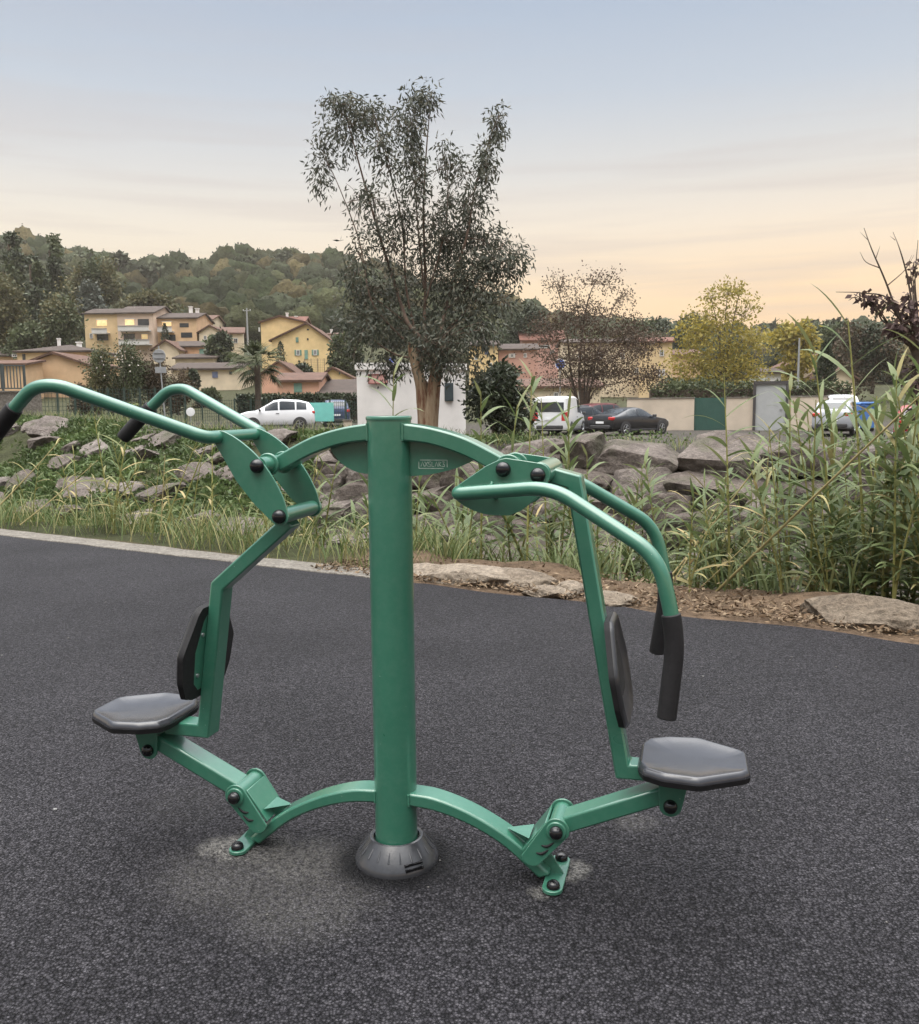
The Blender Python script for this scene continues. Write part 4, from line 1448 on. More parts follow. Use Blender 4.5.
WM = dict(gold=wallmat('golden_render', (.54, .405, .235)), beige=wallmat('beige_render', (.50, .345, .21)), cream=wallmat('cream_render', (.56, .47, .34)), pinkish=wallmat('pink_beige_render', (.48, .37, .29)),
          yellow=wallmat('yellow_render', (.60, .45, .235)), orange=wallmat('orange_render', (.50, .30, .18)), pink=wallmat('salmon_render', (.54, .315, .22)), red=wallmat('rose_render', (.40, .235, .19)),
          white=wallmat('white_render', (.66, .64, .62)), wallbeige=wallmat('rough_beige_render', (.47, .40, .32)))
RM = dict(brown=roofmat('brown_roof_tiles', (.060, .041, .032)), red=roofmat('red_roof_tiles', (.15, .062, .042)), rust=roofmat('rusty_roof_tiles', (.115, .060, .040)))
PANE = simple('dark_window_glass', (.03, .035, .042), .12, .2, 3, spec=.6)
PANEB = simple('blue_shutter_paint', (.16, .19, .30), .6, .1, 4)
FRAMEW = simple('white_window_frame', (.55, .54, .52), .6, .06, 4)
SHUTG = simple('green_shutter_paint', (.17, .30, .24), .6, .1, 4)
SHUTB = simple('brown_shutter_paint', (.12, .08, .06), .7, .1, 4)
LIT, _nt, _b = nt_new('lit_window')
_r = ramp(_nt, pos_noise(_nt, 1.5, 3), [(.3, (.80, .56, .24)), (.7, (1.0, .78, .42))])
_nt.links.new(_r.outputs[0], _b.inputs['Emission Color'])
_nt.links.new(_r.outputs[0], _b.inputs['Base Color'])
_b.inputs['Emission Strength'].default_value = .38


def opening(root, x, z, w, h, y, kind, shut=None):
    if kind == 'win':
        f = MB()
        t = .09
        f.box((x, y - .05, z + h / 2 - t / 2), (w, .12, t)).box((x, y - .05, z - h / 2 + t / 2), (w, .12, t))
        f.box((x - w / 2 + t / 2, y - .05, z), (t, .12, h - 2 * t)).box((x + w / 2 - t / 2, y - .05, z), (t, .12, h - 2 * t)).box((x, y - .05, z), (.05, .10, h - 2 * t))
        fo = f.build('window', FRAMEW, root, 30)
        MB().box((x, y - .02, z), (w - .02, .03, h - .02)).build('pane', PANE, fo, 30)
        if shut is not None:
            for s in (-1, 1):
                sm = MB()
                sm.box((x + s * (w * .75 + .03), y - .045, z), (w * .48, .05, h))
                for q in range(5):
                    sm.box((x + s * (w * .75 + .03), y - .075, z + (q - 2) * h * .18), (w * .40, .02, .05))
                sm.build('shutter', shut, fo, 30)
    elif kind == 'shut':
        f = MB().box((x, y - .035, z), (w, .06, h))
        for q in range(6):
            f.box((x - w * .25, y - .075, z + (q - 2.5) * h * .15), (w * .4, .02, .05)).box((x + w * .25, y - .075, z + (q - 2.5) * h * .15), (w * .4, .02, .05))
        f.build('shutter', shut or SHUTG, root, 30)
    elif kind == 'lit':
        fo = MB().box((x, y - .02, z + h / 2 + .06), (w + .2, .10, .12)).build('window', FRAMEW, root, 30)
        MB().box((x, y - .02, z), (w, .03, h)).build('pane', LIT, fo, 30)
    elif kind == 'recess':
        MB().box((x, y - .02, z), (w, .04, h)).build('window', PANE, root, 30)
    elif kind == 'door':
        d = MB().box((x, y - .04, z), (w, .07, h)).box((x, y - .085, z + h * .2), (w * .6, .02, h * .4)).build('door', shut or SHUTB, root, 30)
    elif kind == 'balcony':
        b = MB().box((x, y - .65, z - h / 2), (w, 1.3, .18)).box((x, y - 1.27, z), (w, .08, h)).build('balcony', FRAMEW, root, 30)
        bars = MB().box((x, y - 1.32, z + h / 2 + .06), (w, .14, .08)).build('railing', GREYSIGN, b, 30)
    elif kind == 'dormer':
        MB().box((x, y - .05, z), (w, .3, h)).build('skylight', PANE, root, 30)


def house(label, x0, x1, yb, ye, yr, Y, wm, rm, style='side', depth=8.0, rot=0.0, openings=(), chim=(), peak=None, name='house', group='houses on the hillside', over=.35):
    """x0..x1: wall edges, yb base, ye eaves, yr ridge in the photo at distance Y; rebuilt as a solid house in metres"""
    c = at((x0 + x1) / 2, yb, Y)
    k = Y / F
    w = (x1 - x0) * k
    h = (yb - ye) * k
    rh = max(.05, (ye - yr) * k)
    root = empty(name, c, rot, label, 'house', group)
    d = depth
    wl = MB()
    bz = -3.0
    hw = w / 2
    pk = 0 if peak is None else ((peak - (x0 + x1) / 2) * k)
    rf = MB()
    th = .22
    if style == 'front':
        rr = rh
        wl.prism([(-hw, bz), (hw, bz), (hw, h), (pk, h + rr), (-hw, h)], 0, d)
        sl, srr = rr / (hw + pk), rr / (hw - pk)
        o = over
        rf.prism([(-hw - o, h - sl * o + .02), (pk, h + rr + .02), (hw + o, h - srr * o + .02), (hw + o, h - srr * o + th), (pk, h + rr + th + .05), (-hw - o, h - sl * o + th)], -o, d + o)
    elif style == 'side':
        # pitched roof, ridge across; front slope seen
        sl = rh / (d / 2)
        wl.prism([(0, bz), (d, bz), (d, h), (d / 2, h + rh), (0, h)], -hw, hw, 'x')
        o = over
        rf.prism([(-o, h - sl * o + .02), (d / 2, h + rh + .02), (d + o, h - sl * o + .02), (d + o, h - sl * o + th), (d / 2, h + rh + th), (-o, h - sl * o + th)], -hw - o, hw + o, 'x')
    elif style == 'mono':
        wl.prism([(0, bz), (d, bz), (d, h + rh), (0, h)], -hw, hw, 'x')
        sl = rh / d
        rf.prism([(-over, h - sl * over + .02), (d + .1, h + rh + .02), (d + .1, h + rh + th), (-over, h - sl * over + th)], -hw - over, hw + over, 'x')
    elif style == 'hip':
        wl.box((0, d / 2, (h + bz) / 2), (w, d, h - bz))
        o = over
        A = [(-hw - o, -o, h + .02), (hw + o, -o, h + .02), (hw + o, d + o, h + .02), (-hw - o, d + o, h + .02)]
        A2 = [(x, y, h + .2) for x, y, z in A]
        q = min(hw, d / 2) * .95
        T = [(-max(.1, hw - q) + pk, d / 2, h + rh), (max(.1, hw - q) + pk, d / 2, h + rh)]
        rf.add(A + A2 + T, [(3, 2, 1, 0), (0, 1, 5, 4), (1, 2, 6, 5), (2, 3, 7, 6), (3, 0, 4, 7), (4, 5, 9, 8), (5, 6, 9), (6, 7, 8, 9), (7, 4, 8)])
    else:
        wl.box((0, d / 2, (h + bz) / 2), (w, d, h - bz))
        rf.box((0, d / 2, h + .1), (w + .3, d + .3, .22))
    wl.build('wall', WM[wm] if isinstance(wm, str) else wm, root, 30)
    ro = rf.build('roof', RM[rm] if isinstance(rm, str) else rm, root, 30)
    for op in openings:
        px, py, wp, hp, kind = op[:5]
        opening(root, (px - (x0 + x1) / 2) * k, (yb - py) * k, wp * k, hp * k, -.005, kind, op[5] if len(op) > 5 else None)
    for (px, py, wp, hp) in chim:
        zc = (yb - py) * k
        cm = MB().box(((px - (x0 + x1) / 2) * k, d * .45, zc - hp * k * .6), (wp * k, wp * k, hp * k * 2.0))
        cm.box(((px - (x0 + x1) / 2) * k, d * .45, zc + hp * k * .42), (wp * k * 1.35, wp * k * 1.35, .12))
        cm.build('chimney', WM['white'], ro, 30)
    return root


house('small beige gable-fronted house behind the left railing', 24, 88, 398, 366, 355, 95, 'beige', 'rust', 'front', 9, 0, chim=())
house('beige house with a hipped brown roof and two white chimneys behind the small gable', 20, 92, 398, 353.5, 343.5, 104, 'gold', 'brown', 'hip', 9, 0, chim=((47, 341, 2.6, 8), (67.5, 344, 4, 6)), openings=((27, 358, 3, 7, 'recess'), (18, 356, 5, 3, 'win')))
house('flat beige house with a low brown roof at the left edge', -18, 28, 394, 357.5, 346, 112, 'beige', 'brown', 'hip', 10, 0, openings=((22, 362, 6, 4, 'win'),))
house('low beige annexe with a rusty lean-to roof behind the left railing', -18, 26, 396, 366, 361, 90, 'beige', 'rust', 'mono', 4)
house('golden left wing of the apartment block with one lit window', 86, 122, 343, 315, 308, 150, 'gold', 'brown', 'side', 10, 0, ((103, 323.5, 10, 6, 'lit'), (103, 337, 11, 7, 'recess'), (103, 332, 15, 4, 'balcony'), (92, 336, 3, 5, 'win')), (), group='apartment block wings')
house('pink-beige middle wing of the apartment block with two balcony rows', 119, 154, 347, 314.5, 305, 148, 'pinkish', 'brown', 'side', 12, 0, ((131, 323, 9, 5.5, 'lit'), (144.5, 323, 11, 6, 'recess'), (137, 329.5, 30, 4, 'balcony'), (130, 337, 11, 6, 'recess'), (145, 337, 6, 4.5, 'lit'), (137, 343, 30, 4, 'balcony')), ((122, 308, 8, 4),), group='apartment block wings')
house('beige right wing of the apartment block with a lit balcony and an arched window', 153, 197, 347, 319.5, 312.5, 150, 'beige', 'brown', 'side', 10, 0, ((168, 324.5, 9, 4, 'lit'), (168, 330.5, 14, 4, 'balcony'), (185, 326, 9, 4, 'recess'), (187, 335.5, 11, 5, 'recess'), (171, 338, 10, 6, 'recess'), (156.5, 324, 2.5, 4, 'win')), (), group='apartment block wings')
house('cream house with two chimneys at the right end of the apartment block', 186, 212, 345, 321, 315, 165, 'cream', 'rust', 'side', 9, 0, ((200, 326, 4, 4, 'win'), (207, 334, 4, 5, 'win')), ((186, 309, 3, 8), (192.5, 311, 3, 8)))
house('small cream house stepping down right of the chimney house', 200, 222, 352, 333, 327, 150, 'cream', 'rust', 'front', 8, 0, ((206, 338, 3, 4, 'win'),))
house('cream house with a sloping rusty roof and terrace beside the utility pole', 220, 243, 352, 334, 327, 155, 'cream', 'rust', 'side', 9, R(12), ((228, 340, 4, 4, 'win'), (236, 341, 4, 5, 'win')), ())
house('orange terraced house with a brown roof and a green shutter', 171, 215, 366, 347.5, 341, 130, 'orange', 'brown', 'side', 9, 0, ((203, 352, 6, 5, 'shut', SHUTG), (185, 360, 10, 4, 'recess'), (202, 360.5, 14, 4, 'recess')), ())
house('cream gable wall left of the orange terraced house', 154, 179, 366, 350, 342, 127, 'cream', 'rust', 'front', 7, 0)
house('low brown terrace roof in front of the orange house', 176, 214, 370, 359, 354, 122, 'cream', 'brown', 'mono', 4)
house('long low cream house with a dark, a blue and a small window', 173, 240, 386, 370, 363.5, 105, 'cream', 'brown', 'side', 7, 0, ((183, 375.5, 5, 8, 'shut', SHUTB), (215.5, 375, 5.5, 6, 'shut', PANEB), (231, 373.5, 3, 3, 'recess')), ())
house('tall yellow house behind the yellow gable house with white chimneys', 262, 304, 352, 323.5, 318, 135, 'yellow', 'rust', 'front', 12, 0, ((260.5, 330, 1.5, 4, 'win'),), ((263.5, 319, 2.2, 5),), peak=281)
house('yellow house part with a bright red roof', 279, 303, 350, 325, 316.5, 141, 'pinkish', 'red', 'side', 8, 0, (), ((284, 314.5, 2.2, 6), (293, 317, 2.2, 4), (300, 322, 4, 3)))
house('big yellow gable house with green-shuttered windows and a door', 273, 329.5, 366, 341, 325.5, 120, 'yellow', 'rust', 'front', 13, 0, ((298.5, 353, 3.2, 5.5, 'win', SHUTG), (315.5, 353, 3.2, 5.5, 'win', SHUTG), (306.5, 355, 3.2, 9, 'door', SHUTG), (298, 340.5, 2.6, 5, 'shut', SHUTG), (308.8, 330.7, 2, 1.5, 'recess'), (308.5, 340, 1.6, 2, 'recess')), (), peak=308)
house('white house end behind the yellow gable house', 327, 341, 362, 336, 333, 138, 'white', 'rust', 'side', 8, 0, ((336, 344, 2, 3, 'win'),), ((329, 330.5, 2, 4),))
house('pink house with pale green shutters behind the hedge', 278, 319, 404, 382, 374, 84, 'pink', 'rust', 'side', 7, 0, ((298.5, 388, 8, 9, 'shut', SHUTG),), ())
house('low house with a broad dark tiled roof left of the kiosk', 318, 362, 404, 398, 379.5, 82, 'pink', 'brown', 'mono', 8, 0, ((330, 392, .1, .1, 'recess'),), ())
house('small yellow-orange gable house above the dark tiled roof', 318, 352, 388, 379, 369.5, 98, 'yellow', 'rust', 'front', 8, 0, (), (), peak=333)
house('salmon gable house between the palm and the hedge', 262, 297, 388, 375, 363, 100, 'pink', 'rust', 'front', 8, 0)
house('pale yellow house with a blue and a white window right of the eucalyptus', 470, 498, 374, 346.5, 341, 120, 'yellow', 'brown', 'side', 8, 0, ((486.5, 352.5, 4, 5, 'shut', PANEB), (490.5, 365, 3.5, 4, 'win'), (476, 358, 3, 4, 'win')), ())
house('rose house with a dark roof behind the dark bush', 499, 537, 372, 350.5, 344, 125, 'red', 'brown', 'side', 8, 0, ((512, 356, 3, 4, 'win', FRAMEW), (525, 356, 3, 4, 'win')), ())
house('rose house with a bright red roof and chimney above the rose house', 522, 564, 362, 341, 330.5, 145, 'red', 'red', 'side', 9, 0, ((540, 347, 20, 3, 'win'), (552, 352, 4, 4, 'win')), ((524.5, 327, 2.5, 6),))
house('long cream block behind the brown tree', 566, 652, 386, 344, 339, 118, 'cream', 'brown', 'side', 9, 0, ((580, 356, 4, 6, 'win'), (600, 356, 4, 6, 'win'), (622, 357, 4, 6, 'win'), (636, 372, 4, 7, 'win')), ())
house('tall yellow house end with white doors right of the brown tree', 640, 671, 386, 343.5, 338, 112, 'gold', 'red', 'side', 8, R(-10), ((659, 373, 2.6, 7, 'door', FRAMEW), (663, 373, 2.6, 7, 'door', FRAMEW), (661, 354, 4, 6, 'win')), ())
house('low beige house behind the big yellow tree', 672, 700, 384, 356, 350, 125, 'beige', 'rust', 'side', 8, 0, ((680, 366, 3, 5, 'win'),), ())
house('cream house with a tall gable behind the narrow cypress', 800, 834, 396, 366, 356, 98, 'cream', 'rust', 'front', 9, 0, ((807, 366, 5, 4, 'recess'),), (), peak=823)
house('low cream gable right of the narrow cypress', 826, 854, 396, 379, 370, 92, 'cream', 'rust', 'front', 8, 0)
house('white cabin behind the grey door panel', 765, 780, 400, 374, 370, 90, 'white', 'brown', 'side', 5, 0, ((771, 384, 3, 5, 'win'),))
house('low cream house behind the dark bush and brown tree', 520, 600, 412, 388, 380, 84, 'cream', 'rust', 'side', 8, 0, ((556, 396, 5, 7, 'win'), (580, 396, 4, 6, 'win')), ())

# ------------------------------------------------------------------ white kiosk behind the eucalyptus
YK = 30.0
ka, kb = at(358, 440, YK), at(402, 440, YK + .2)
kz = hz(ka.x, ka.y)
kiosk = empty('white_kiosk', (ka.x, ka.y, kz), 0, 'white flat-roofed technical kiosk behind the eucalyptus trunk', 'building')
w1 = kb.x - ka.x
kc = at(466, 440, YK + 1.0)
hk = at(358, 363, YK).z - kz
kp = [(0, 0), (w1, .1), (kc.x - ka.x, 1.1), (kc.x - ka.x - .3, 3.2), (-.1, 3.0)]
MB().prism(kp, -.3, hk - .22, 'z').build('wall', WM['white'], kiosk, 30)
kq = [(-.05, -.06), (w1 + .02, .03), (kc.x - ka.x + .06, 1.05), (kc.x - ka.x - .25, 3.26), (-.15, 3.06)]
MB().prism(kq, hk - .22, hk, 'z').build('roof_slab', WM['white'], kiosk, 30)
sg = at(378, 379, YK) - Vector((ka.x, ka.y, kz))
sgo = MB().box((sg.x, -.03, sg.z), (.60, .03, .30)).build('notice_board', simple('pink_panel', (.50, .27, .24), .6, .2, 9), kiosk, 30)
fr = MB()
for a, b, c, d in ((0, .15, .64, .03), (0, -.15, .64, .03), (-.31, 0, .03, .30), (.31, 0, .03, .30)):
    fr.box((sg.x + a, -.05, sg.z + b), (c, .03, d))
fr.build('frame', simple('red_brown_frame', (.20, .07, .06), .5), sgo, 30)
bx = at(449, 392, YK + .85) - Vector((ka.x, ka.y, kz))
bo = MB().box((bx.x, bx.y, bx.z), (.30, .22, .62)).build('wall_box', simple('dark_teal_box', (.035, .05, .055), .5), kiosk, 30, .02)
bl = at(391, 361, YK) - Vector((ka.x, ka.y, kz))
MB().prism([(bl.x - .10, hk), (bl.x + .10, hk), (bl.x + .12, hk + .16), (bl.x - .08, hk + .18)], .15, .18).build('small_panel', simple('blue_plate', (.12, .16, .42), .5), kiosk, 30)

# ------------------------------------------------------------------ walls, gate, fences, poles in the parking area
def wall_seg(name, label, x0, x1, yt, Y0, Y1, mat, thick=.25, cat='wall', group=None, cap=True):
    a, b = at(x0, 420, Y0), at(x1, 420, Y1)
    za, zb = at(x0, yt, Y0).z, at(x1, yt, Y1).z
    d = Vector((b.x - a.x, b.y - a.y, 0))
    L_ = d.length
    root = empty(name, (a.x, a.y, hz(a.x, a.y)), math.atan2(d.y, d.x), label, cat, group)
    h = max(za, zb) - hz(a.x, a.y)
    MB().box((L_ / 2, 0, h / 2 - .2), (L_, thick, h + .4)).build('wall_panel', mat, root, 30)
    if cap:
        MB().box((L_ / 2, 0, h + .03), (L_ + .04, thick + .08, .06)).build('coping', CONC, root, 30)
    return root, L_, h


wall_seg('rendered_wall', 'long rough beige rendered wall left of the dark green gate', 627, 694, 399, 52, 51, WM['wallbeige'], group='beige walls along the parking')
wall_seg('rendered_wall', 'short beige wall between the green gate and the grey door panel', 726, 754, 398, 50.5, 50, WM['wallbeige'], group='beige walls along the parking')
wall_seg('rendered_wall', 'beige wall right of the grey door panel behind the silver hatchback', 786, 838, 397, 49.5, 48, WM['wallbeige'], group='beige walls along the parking')
g_, L_, h_ = wall_seg('sheet_gate', 'dark green sheet metal gate in the beige wall', 694, 726, 398, 51, 50.5, simple('dark_green_sheet', (.030, .085, .068), .5, .12, 2), .06, 'gate', cap=False)
gm2 = MB()
for k in range(9):
    gm2.box((L_ * (k + .5) / 9, -.045, h_ / 2), (.03, .02, h_ - .1))
gm2.build('folds', simple('dark_green_fold', (.028, .080, .064), .5), g_, 30)
for x in (.04, L_ - .04):
    MB().box((x, -.02, h_ / 2), (.08, .14, h_ + .1)).build('post', simple('dark_green_post', (.025, .07, .056), .5), g_, 30)
g_, L_, h_ = wall_seg('door_panel', 'tall pale grey door panel in a dark frame within the beige wall', 755, 785, 384, 49.8, 49.4, simple('pale_grey_door', (.36, .37, .37), .6, .08, 2), .08, 'door', cap=False)
fm = MB()
fm.box((L_ / 2, -.03, h_ + .06), (L_ + .25, .2, .16)).box((-.06, -.03, h_ / 2), (.14, .2, h_)).box((L_ + .06, -.03, h_ / 2), (.14, .2, h_))
fm.build('frame', simple('dark_door_frame', (.05, .045, .045), .6), g_, 30)
MB().box((L_ * .85, -.07, h_ * .45), (.12, .05, .04)).build('handle', STEEL, g_, 30)
# low wall with railing at the far left
g_, L_, h_ = wall_seg('low_wall', 'low pale concrete wall under the dark railing at the left edge', -20, 41, 392.5, 36, 38, CONC, .3)
a_, b_ = at(-20, 392, 36), at(26, 392, 37.4)
rl = empty('railing', (a_.x, a_.y, h_ + g_.location.z + .06), math.atan2(b_.y - a_.y, b_.x - a_.x), 'dark grey picket railing on the low wall at the left edge', 'railing')
RL = (b_ - a_).length
DGREY = simple('dark_grey_metal', (.06, .075, .075), .5, .1, 10)
for z in (.10, 1.02):
    MB().box((RL / 2, 0, z), (RL, .05, .05)).build('rail', DGREY, rl, 30)
for k in range(14):
    MB().box((RL * (k + .5) / 14, 0, .56), (.035, .03, .87)).build('picket', DGREY, rl, 30)
for x in (.02, RL * .5, RL - .02):
    MB().box((x, 0, .52), (.07, .07, 1.08)).build('post', DGREY, rl, 30)
FG = simple('dark_green_fence_wire', (.022, .045, .036), .5, .15, 6)


def mesh_fence(label, x0, x1, yt, Y0, Y1, posts, mat=FG, dense=.16, screen=None):
    a, b = at(x0, 410, Y0), at(x1, 410, Y1)
    z0 = hz(a.x, a.y)
    h = at(x0, yt, Y0).z - z0
    d = Vector((b.x - a.x, b.y - a.y, 0))
    L_ = d.length
    root = empty('wire_fence', (a.x, a.y, z0), math.atan2(d.y, d.x), label, 'fence')
    wv = MB()
    n = int(L_ / dense)
    for k in range(n):
        wv.box((L_ * (k + .5) / n, 0, h / 2), (.016, .016, h))
    for z in np.arange(.1, h, .2):
        wv.box((L_ / 2, .018, z), (L_, .016, .016))
    wv.build('wire_panel', mat, root, 30)
    for k in range(posts + 1):
        MB().box((L_ * k / posts, -.03, h / 2), (.07, .07, h + .1)).build('post', mat, root, 30)
    if screen:
        MB().box((L_ / 2, .06, h / 2), (L_, .02, h - .1)).build('privacy_screen', screen, root, 30)
    return root


mesh_fence('green wire mesh fence in front of the shrubs on the left', 40, 185, 388, 42, 47, 9)
mesh_fence('dark green wire mesh fence behind the white car', 186, 300, 400, 57, 57, 7, dense=.14)
mesh_fence('dark green wire fence between the white car and the kiosk', 300, 362, 401, 54.5, 52.5, 4, dense=.14)
mesh_fence('brown slatted fence below the yellow gable house', 306, 332, 359, 110, 110, 4, simple('brown_fence', (.11, .075, .06), .8), .22)
mesh_fence('green screened fence right of the brown slatted fence', 331, 364, 360, 108, 104, 4, FG, .3, simple('green_screen_cloth', (.05, .11, .09), .8))
tp = at(321, 412, 53.3)
tpo = empty('fence_sign', (tp.x, tp.y, tp.z), .02, 'plain turquoise sheet fixed on the dark wire fence', 'panel')
MB().box((0, 0, 0), (1.50, .03, 1.10)).build('sheet', simple('turquoise_sheet', (.16, .50, .44), .5, .06, 3), tpo, 30)
for x in (-.68, .68):
    for z in (-.48, .48):
        MB().lathe([(.02, 0), (.02, .01), (.001, .015)], 10, Matrix.Translation((x, -.016, z)) @ Matrix.Rotation(R(90), 4, 'X')).build('fixing', STEEL, tpo, 40)
bp = at(348, 430, 42)
bpo = empty('fence_pillar', (bp.x, bp.y, hz(bp.x, bp.y)), 0, 'short beige pillar at the end of the dark wire fence', 'pillar')
hh = at(348, 421, 42).z - bpo.location.z
MB().box((0, 0, hh / 2), (.36, .36, hh)).build('shaft', WM['wallbeige'], bpo, 30)
MB().box((0, 0, hh + .03), (.44, .44, .06)).build('cap', CONC, bpo, 30)


def pole(label, px, yt, yb, Y, r, name='utility_pole', mat=None, arm=False):
    b = at(px, yb, Y)
    h = at(px, yt, Y).z - b.z
    root = empty(name, b, 0, label, 'pole')
    MB().tube([(0, 0, -1.5), (0, 0, h * .5), (.0, 0, h)], [r * 1.15, r, r * .75], 10).build('shaft', mat or GREYSIGN, root, 40)
    if arm:
        MB().box((0, 0, h * .93), (r * 9, r * .8, r * .8)).build('crossarm', mat or GREYSIGN, root, 30)
        for s in (-1, 1):
            MB().lathe([(r * .3, 0), (r * .5, r * .5), (r * .3, r), (.005, r * 1.2)], 8, Matrix.Translation((s * r * 4, 0, h * .93 + r * .4))).build('insulator', FRAMEW, root, 40)
    return root


pole('pale concrete utility pole between the apartments and the yellow houses', 248, 308, 345, 140, .13, mat=GREYSIGN, arm=True)
pole('slim grey lamp pole behind the round bush', 484, 322, 352, 130, .10)
pole('thin grey pole right of the yellow trees beside the cream house', 798, 338, 380, 85, .10)
# round road sign seen from behind
Y = 46
p = at(166, 425, Y)
p.z = hz(p.x, p.y)
rs_ = empty('road_sign', p, 0, 'round grey road sign seen from behind on a leaning grey post', 'road sign')
tpz = at(158.5, 346, Y) - p
MB().tube([(0, 0, -.2), tuple(tpz * .5), tuple(tpz)], .035, 10).build('post', GREYSIGN, rs_, 40)
dc = at(159.5, 356, Y) - p
MB().lathe([(.02, 0), (.33, .0), (.335, .012), (.33, .025), (.02, .025)], 36, Matrix.Translation(dc + Vector((0, -.055, 0))) @ Matrix.Rotation(R(90), 4, 'X')).build('disc', GREYSIGN, rs_, 40)
for dz in (-.13, .13):
    MB().box(dc + Vector((0, -.095, dz)), (.5, .03, .035)).build('bracket', simple('dark_grey_bracket', (.16, .165, .17), .5, metal=.3), rs_, 30)
pcn = at(161, 370, Y) - p
MB().box(pcn + Vector((0, -.05, 0)), (.56, .02, .30)).build('lower_plate', GREYSIGN, rs_, 30, .003)
# small white disc standing on the bank crest
p = at(191, 420, 33)
p.z = hz(p.x, p.y)
wdsc = empty('marker_disc', p, R(10), 'small white disc on a short stake at the top of the left bank', 'marker')
zc = at(191, 412, 33).z - p.z
MB().lathe([(.01, 0), (.15, 0), (.155, .012), (.15, .024), (.01, .03)], 28, Matrix.Translation((0, -.03, zc)) @ Matrix.Rotation(R(90), 4, 'X')).build('disc', WHITEP, wdsc, 40)
MB().tube([(0, 0, -.1), (0, 0, zc)], .02, 8).build('stake', GREYSIGN, wdsc, 40)
# blue round sign behind the brown tree
p = at(560, 400, 72)
p.z = hz(p.x, p.y)
bs = empty('road_sign', p, 0, 'round blue road sign with a white rim behind the brown tree', 'road sign')
zc = at(560, 364, 72).z - p.z
MB().tube([(0, 0, 0), (0, 0, zc + .3)], .04, 8).build('post', GREYSIGN, bs, 40)
MB().lathe([(.01, 0), (.42, 0), (.42, .02), (.01, .02)], 28, Matrix.Translation((0, -.05, zc)) @ Matrix.Rotation(R(90), 4, 'X')).build('disc', WHITEP, bs, 40)
MB().lathe([(.01, .02), (.36, .02), (.36, .026), (.01, .026)], 28, Matrix.Translation((0, -.05, zc)) @ Matrix.Rotation(R(90), 4, 'X')).build('blue_face', simple('blue_sign_paint', (.07, .13, .42), .5), bs, 40)
# blue bin
p = at(862, 430, 47)
p.z = hz(p.x, p.y)
bn = empty('blue_bin', p, R(8), 'blue wheeled rubbish container behind the silver hatchback', 'bin')
hb_ = at(862, 402, 47).z - p.z
MB().prism([(-.40, .18), (.40, .18), (.48, hb_ - .12), (-.48, hb_ - .12)], -.5, .5).build('bin_body', simple('blue_bin_plastic', (.06, .16, .42), .5, .08, 3), bn, 30, .03)
MB().prism([(-.52, hb_ - .12), (.52, hb_ - .12), (.46, hb_), (-.46, hb_)], -.55, .55).build('lid', simple('blue_lid_plastic', (.07, .18, .45), .45), bn, 30, .03)
for x in (-.3, .3):
    for y in (-.4, .4):
        MB().lathe([(.02, -.04), (.10, -.04), (.10, .04), (.02, .04)], 14, Matrix.Translation((x, y, .10)) @ Matrix.Rotation(R(90), 4, 'X')).build('wheel', BLACK, bn, 40)
for x in (-.3, .3):
    MB().box((x, -.57, hb_ - .16), (.26, .05, .05)).build('handle', simple('blue_handle', (.05, .14, .38), .5), bn, 30)

# =================================================================== cars
GLASS = simple('car_glass', (.025, .03, .035), .06, .2, 2, spec=.7)
TYRE = simple('tyre_rubber', (.02, .02, .021), .8, .2, 20)
RIM = simple('alloy_rim', (.35, .36, .37), .3, .1, 20, metal=.8)
REDL = simple('red_lamp_glass', (.42, .02, .02), .2, .2, 8)
HEADL = simple('clear_lamp_glass', (.45, .46, .48), .15, .2, 8)
TRIM = simple('black_trim_plastic', (.03, .03, .032), .6, .1, 8)


def paint(name, c):
    return simple(name, c, .32, .05, 1.0, coat=.4)


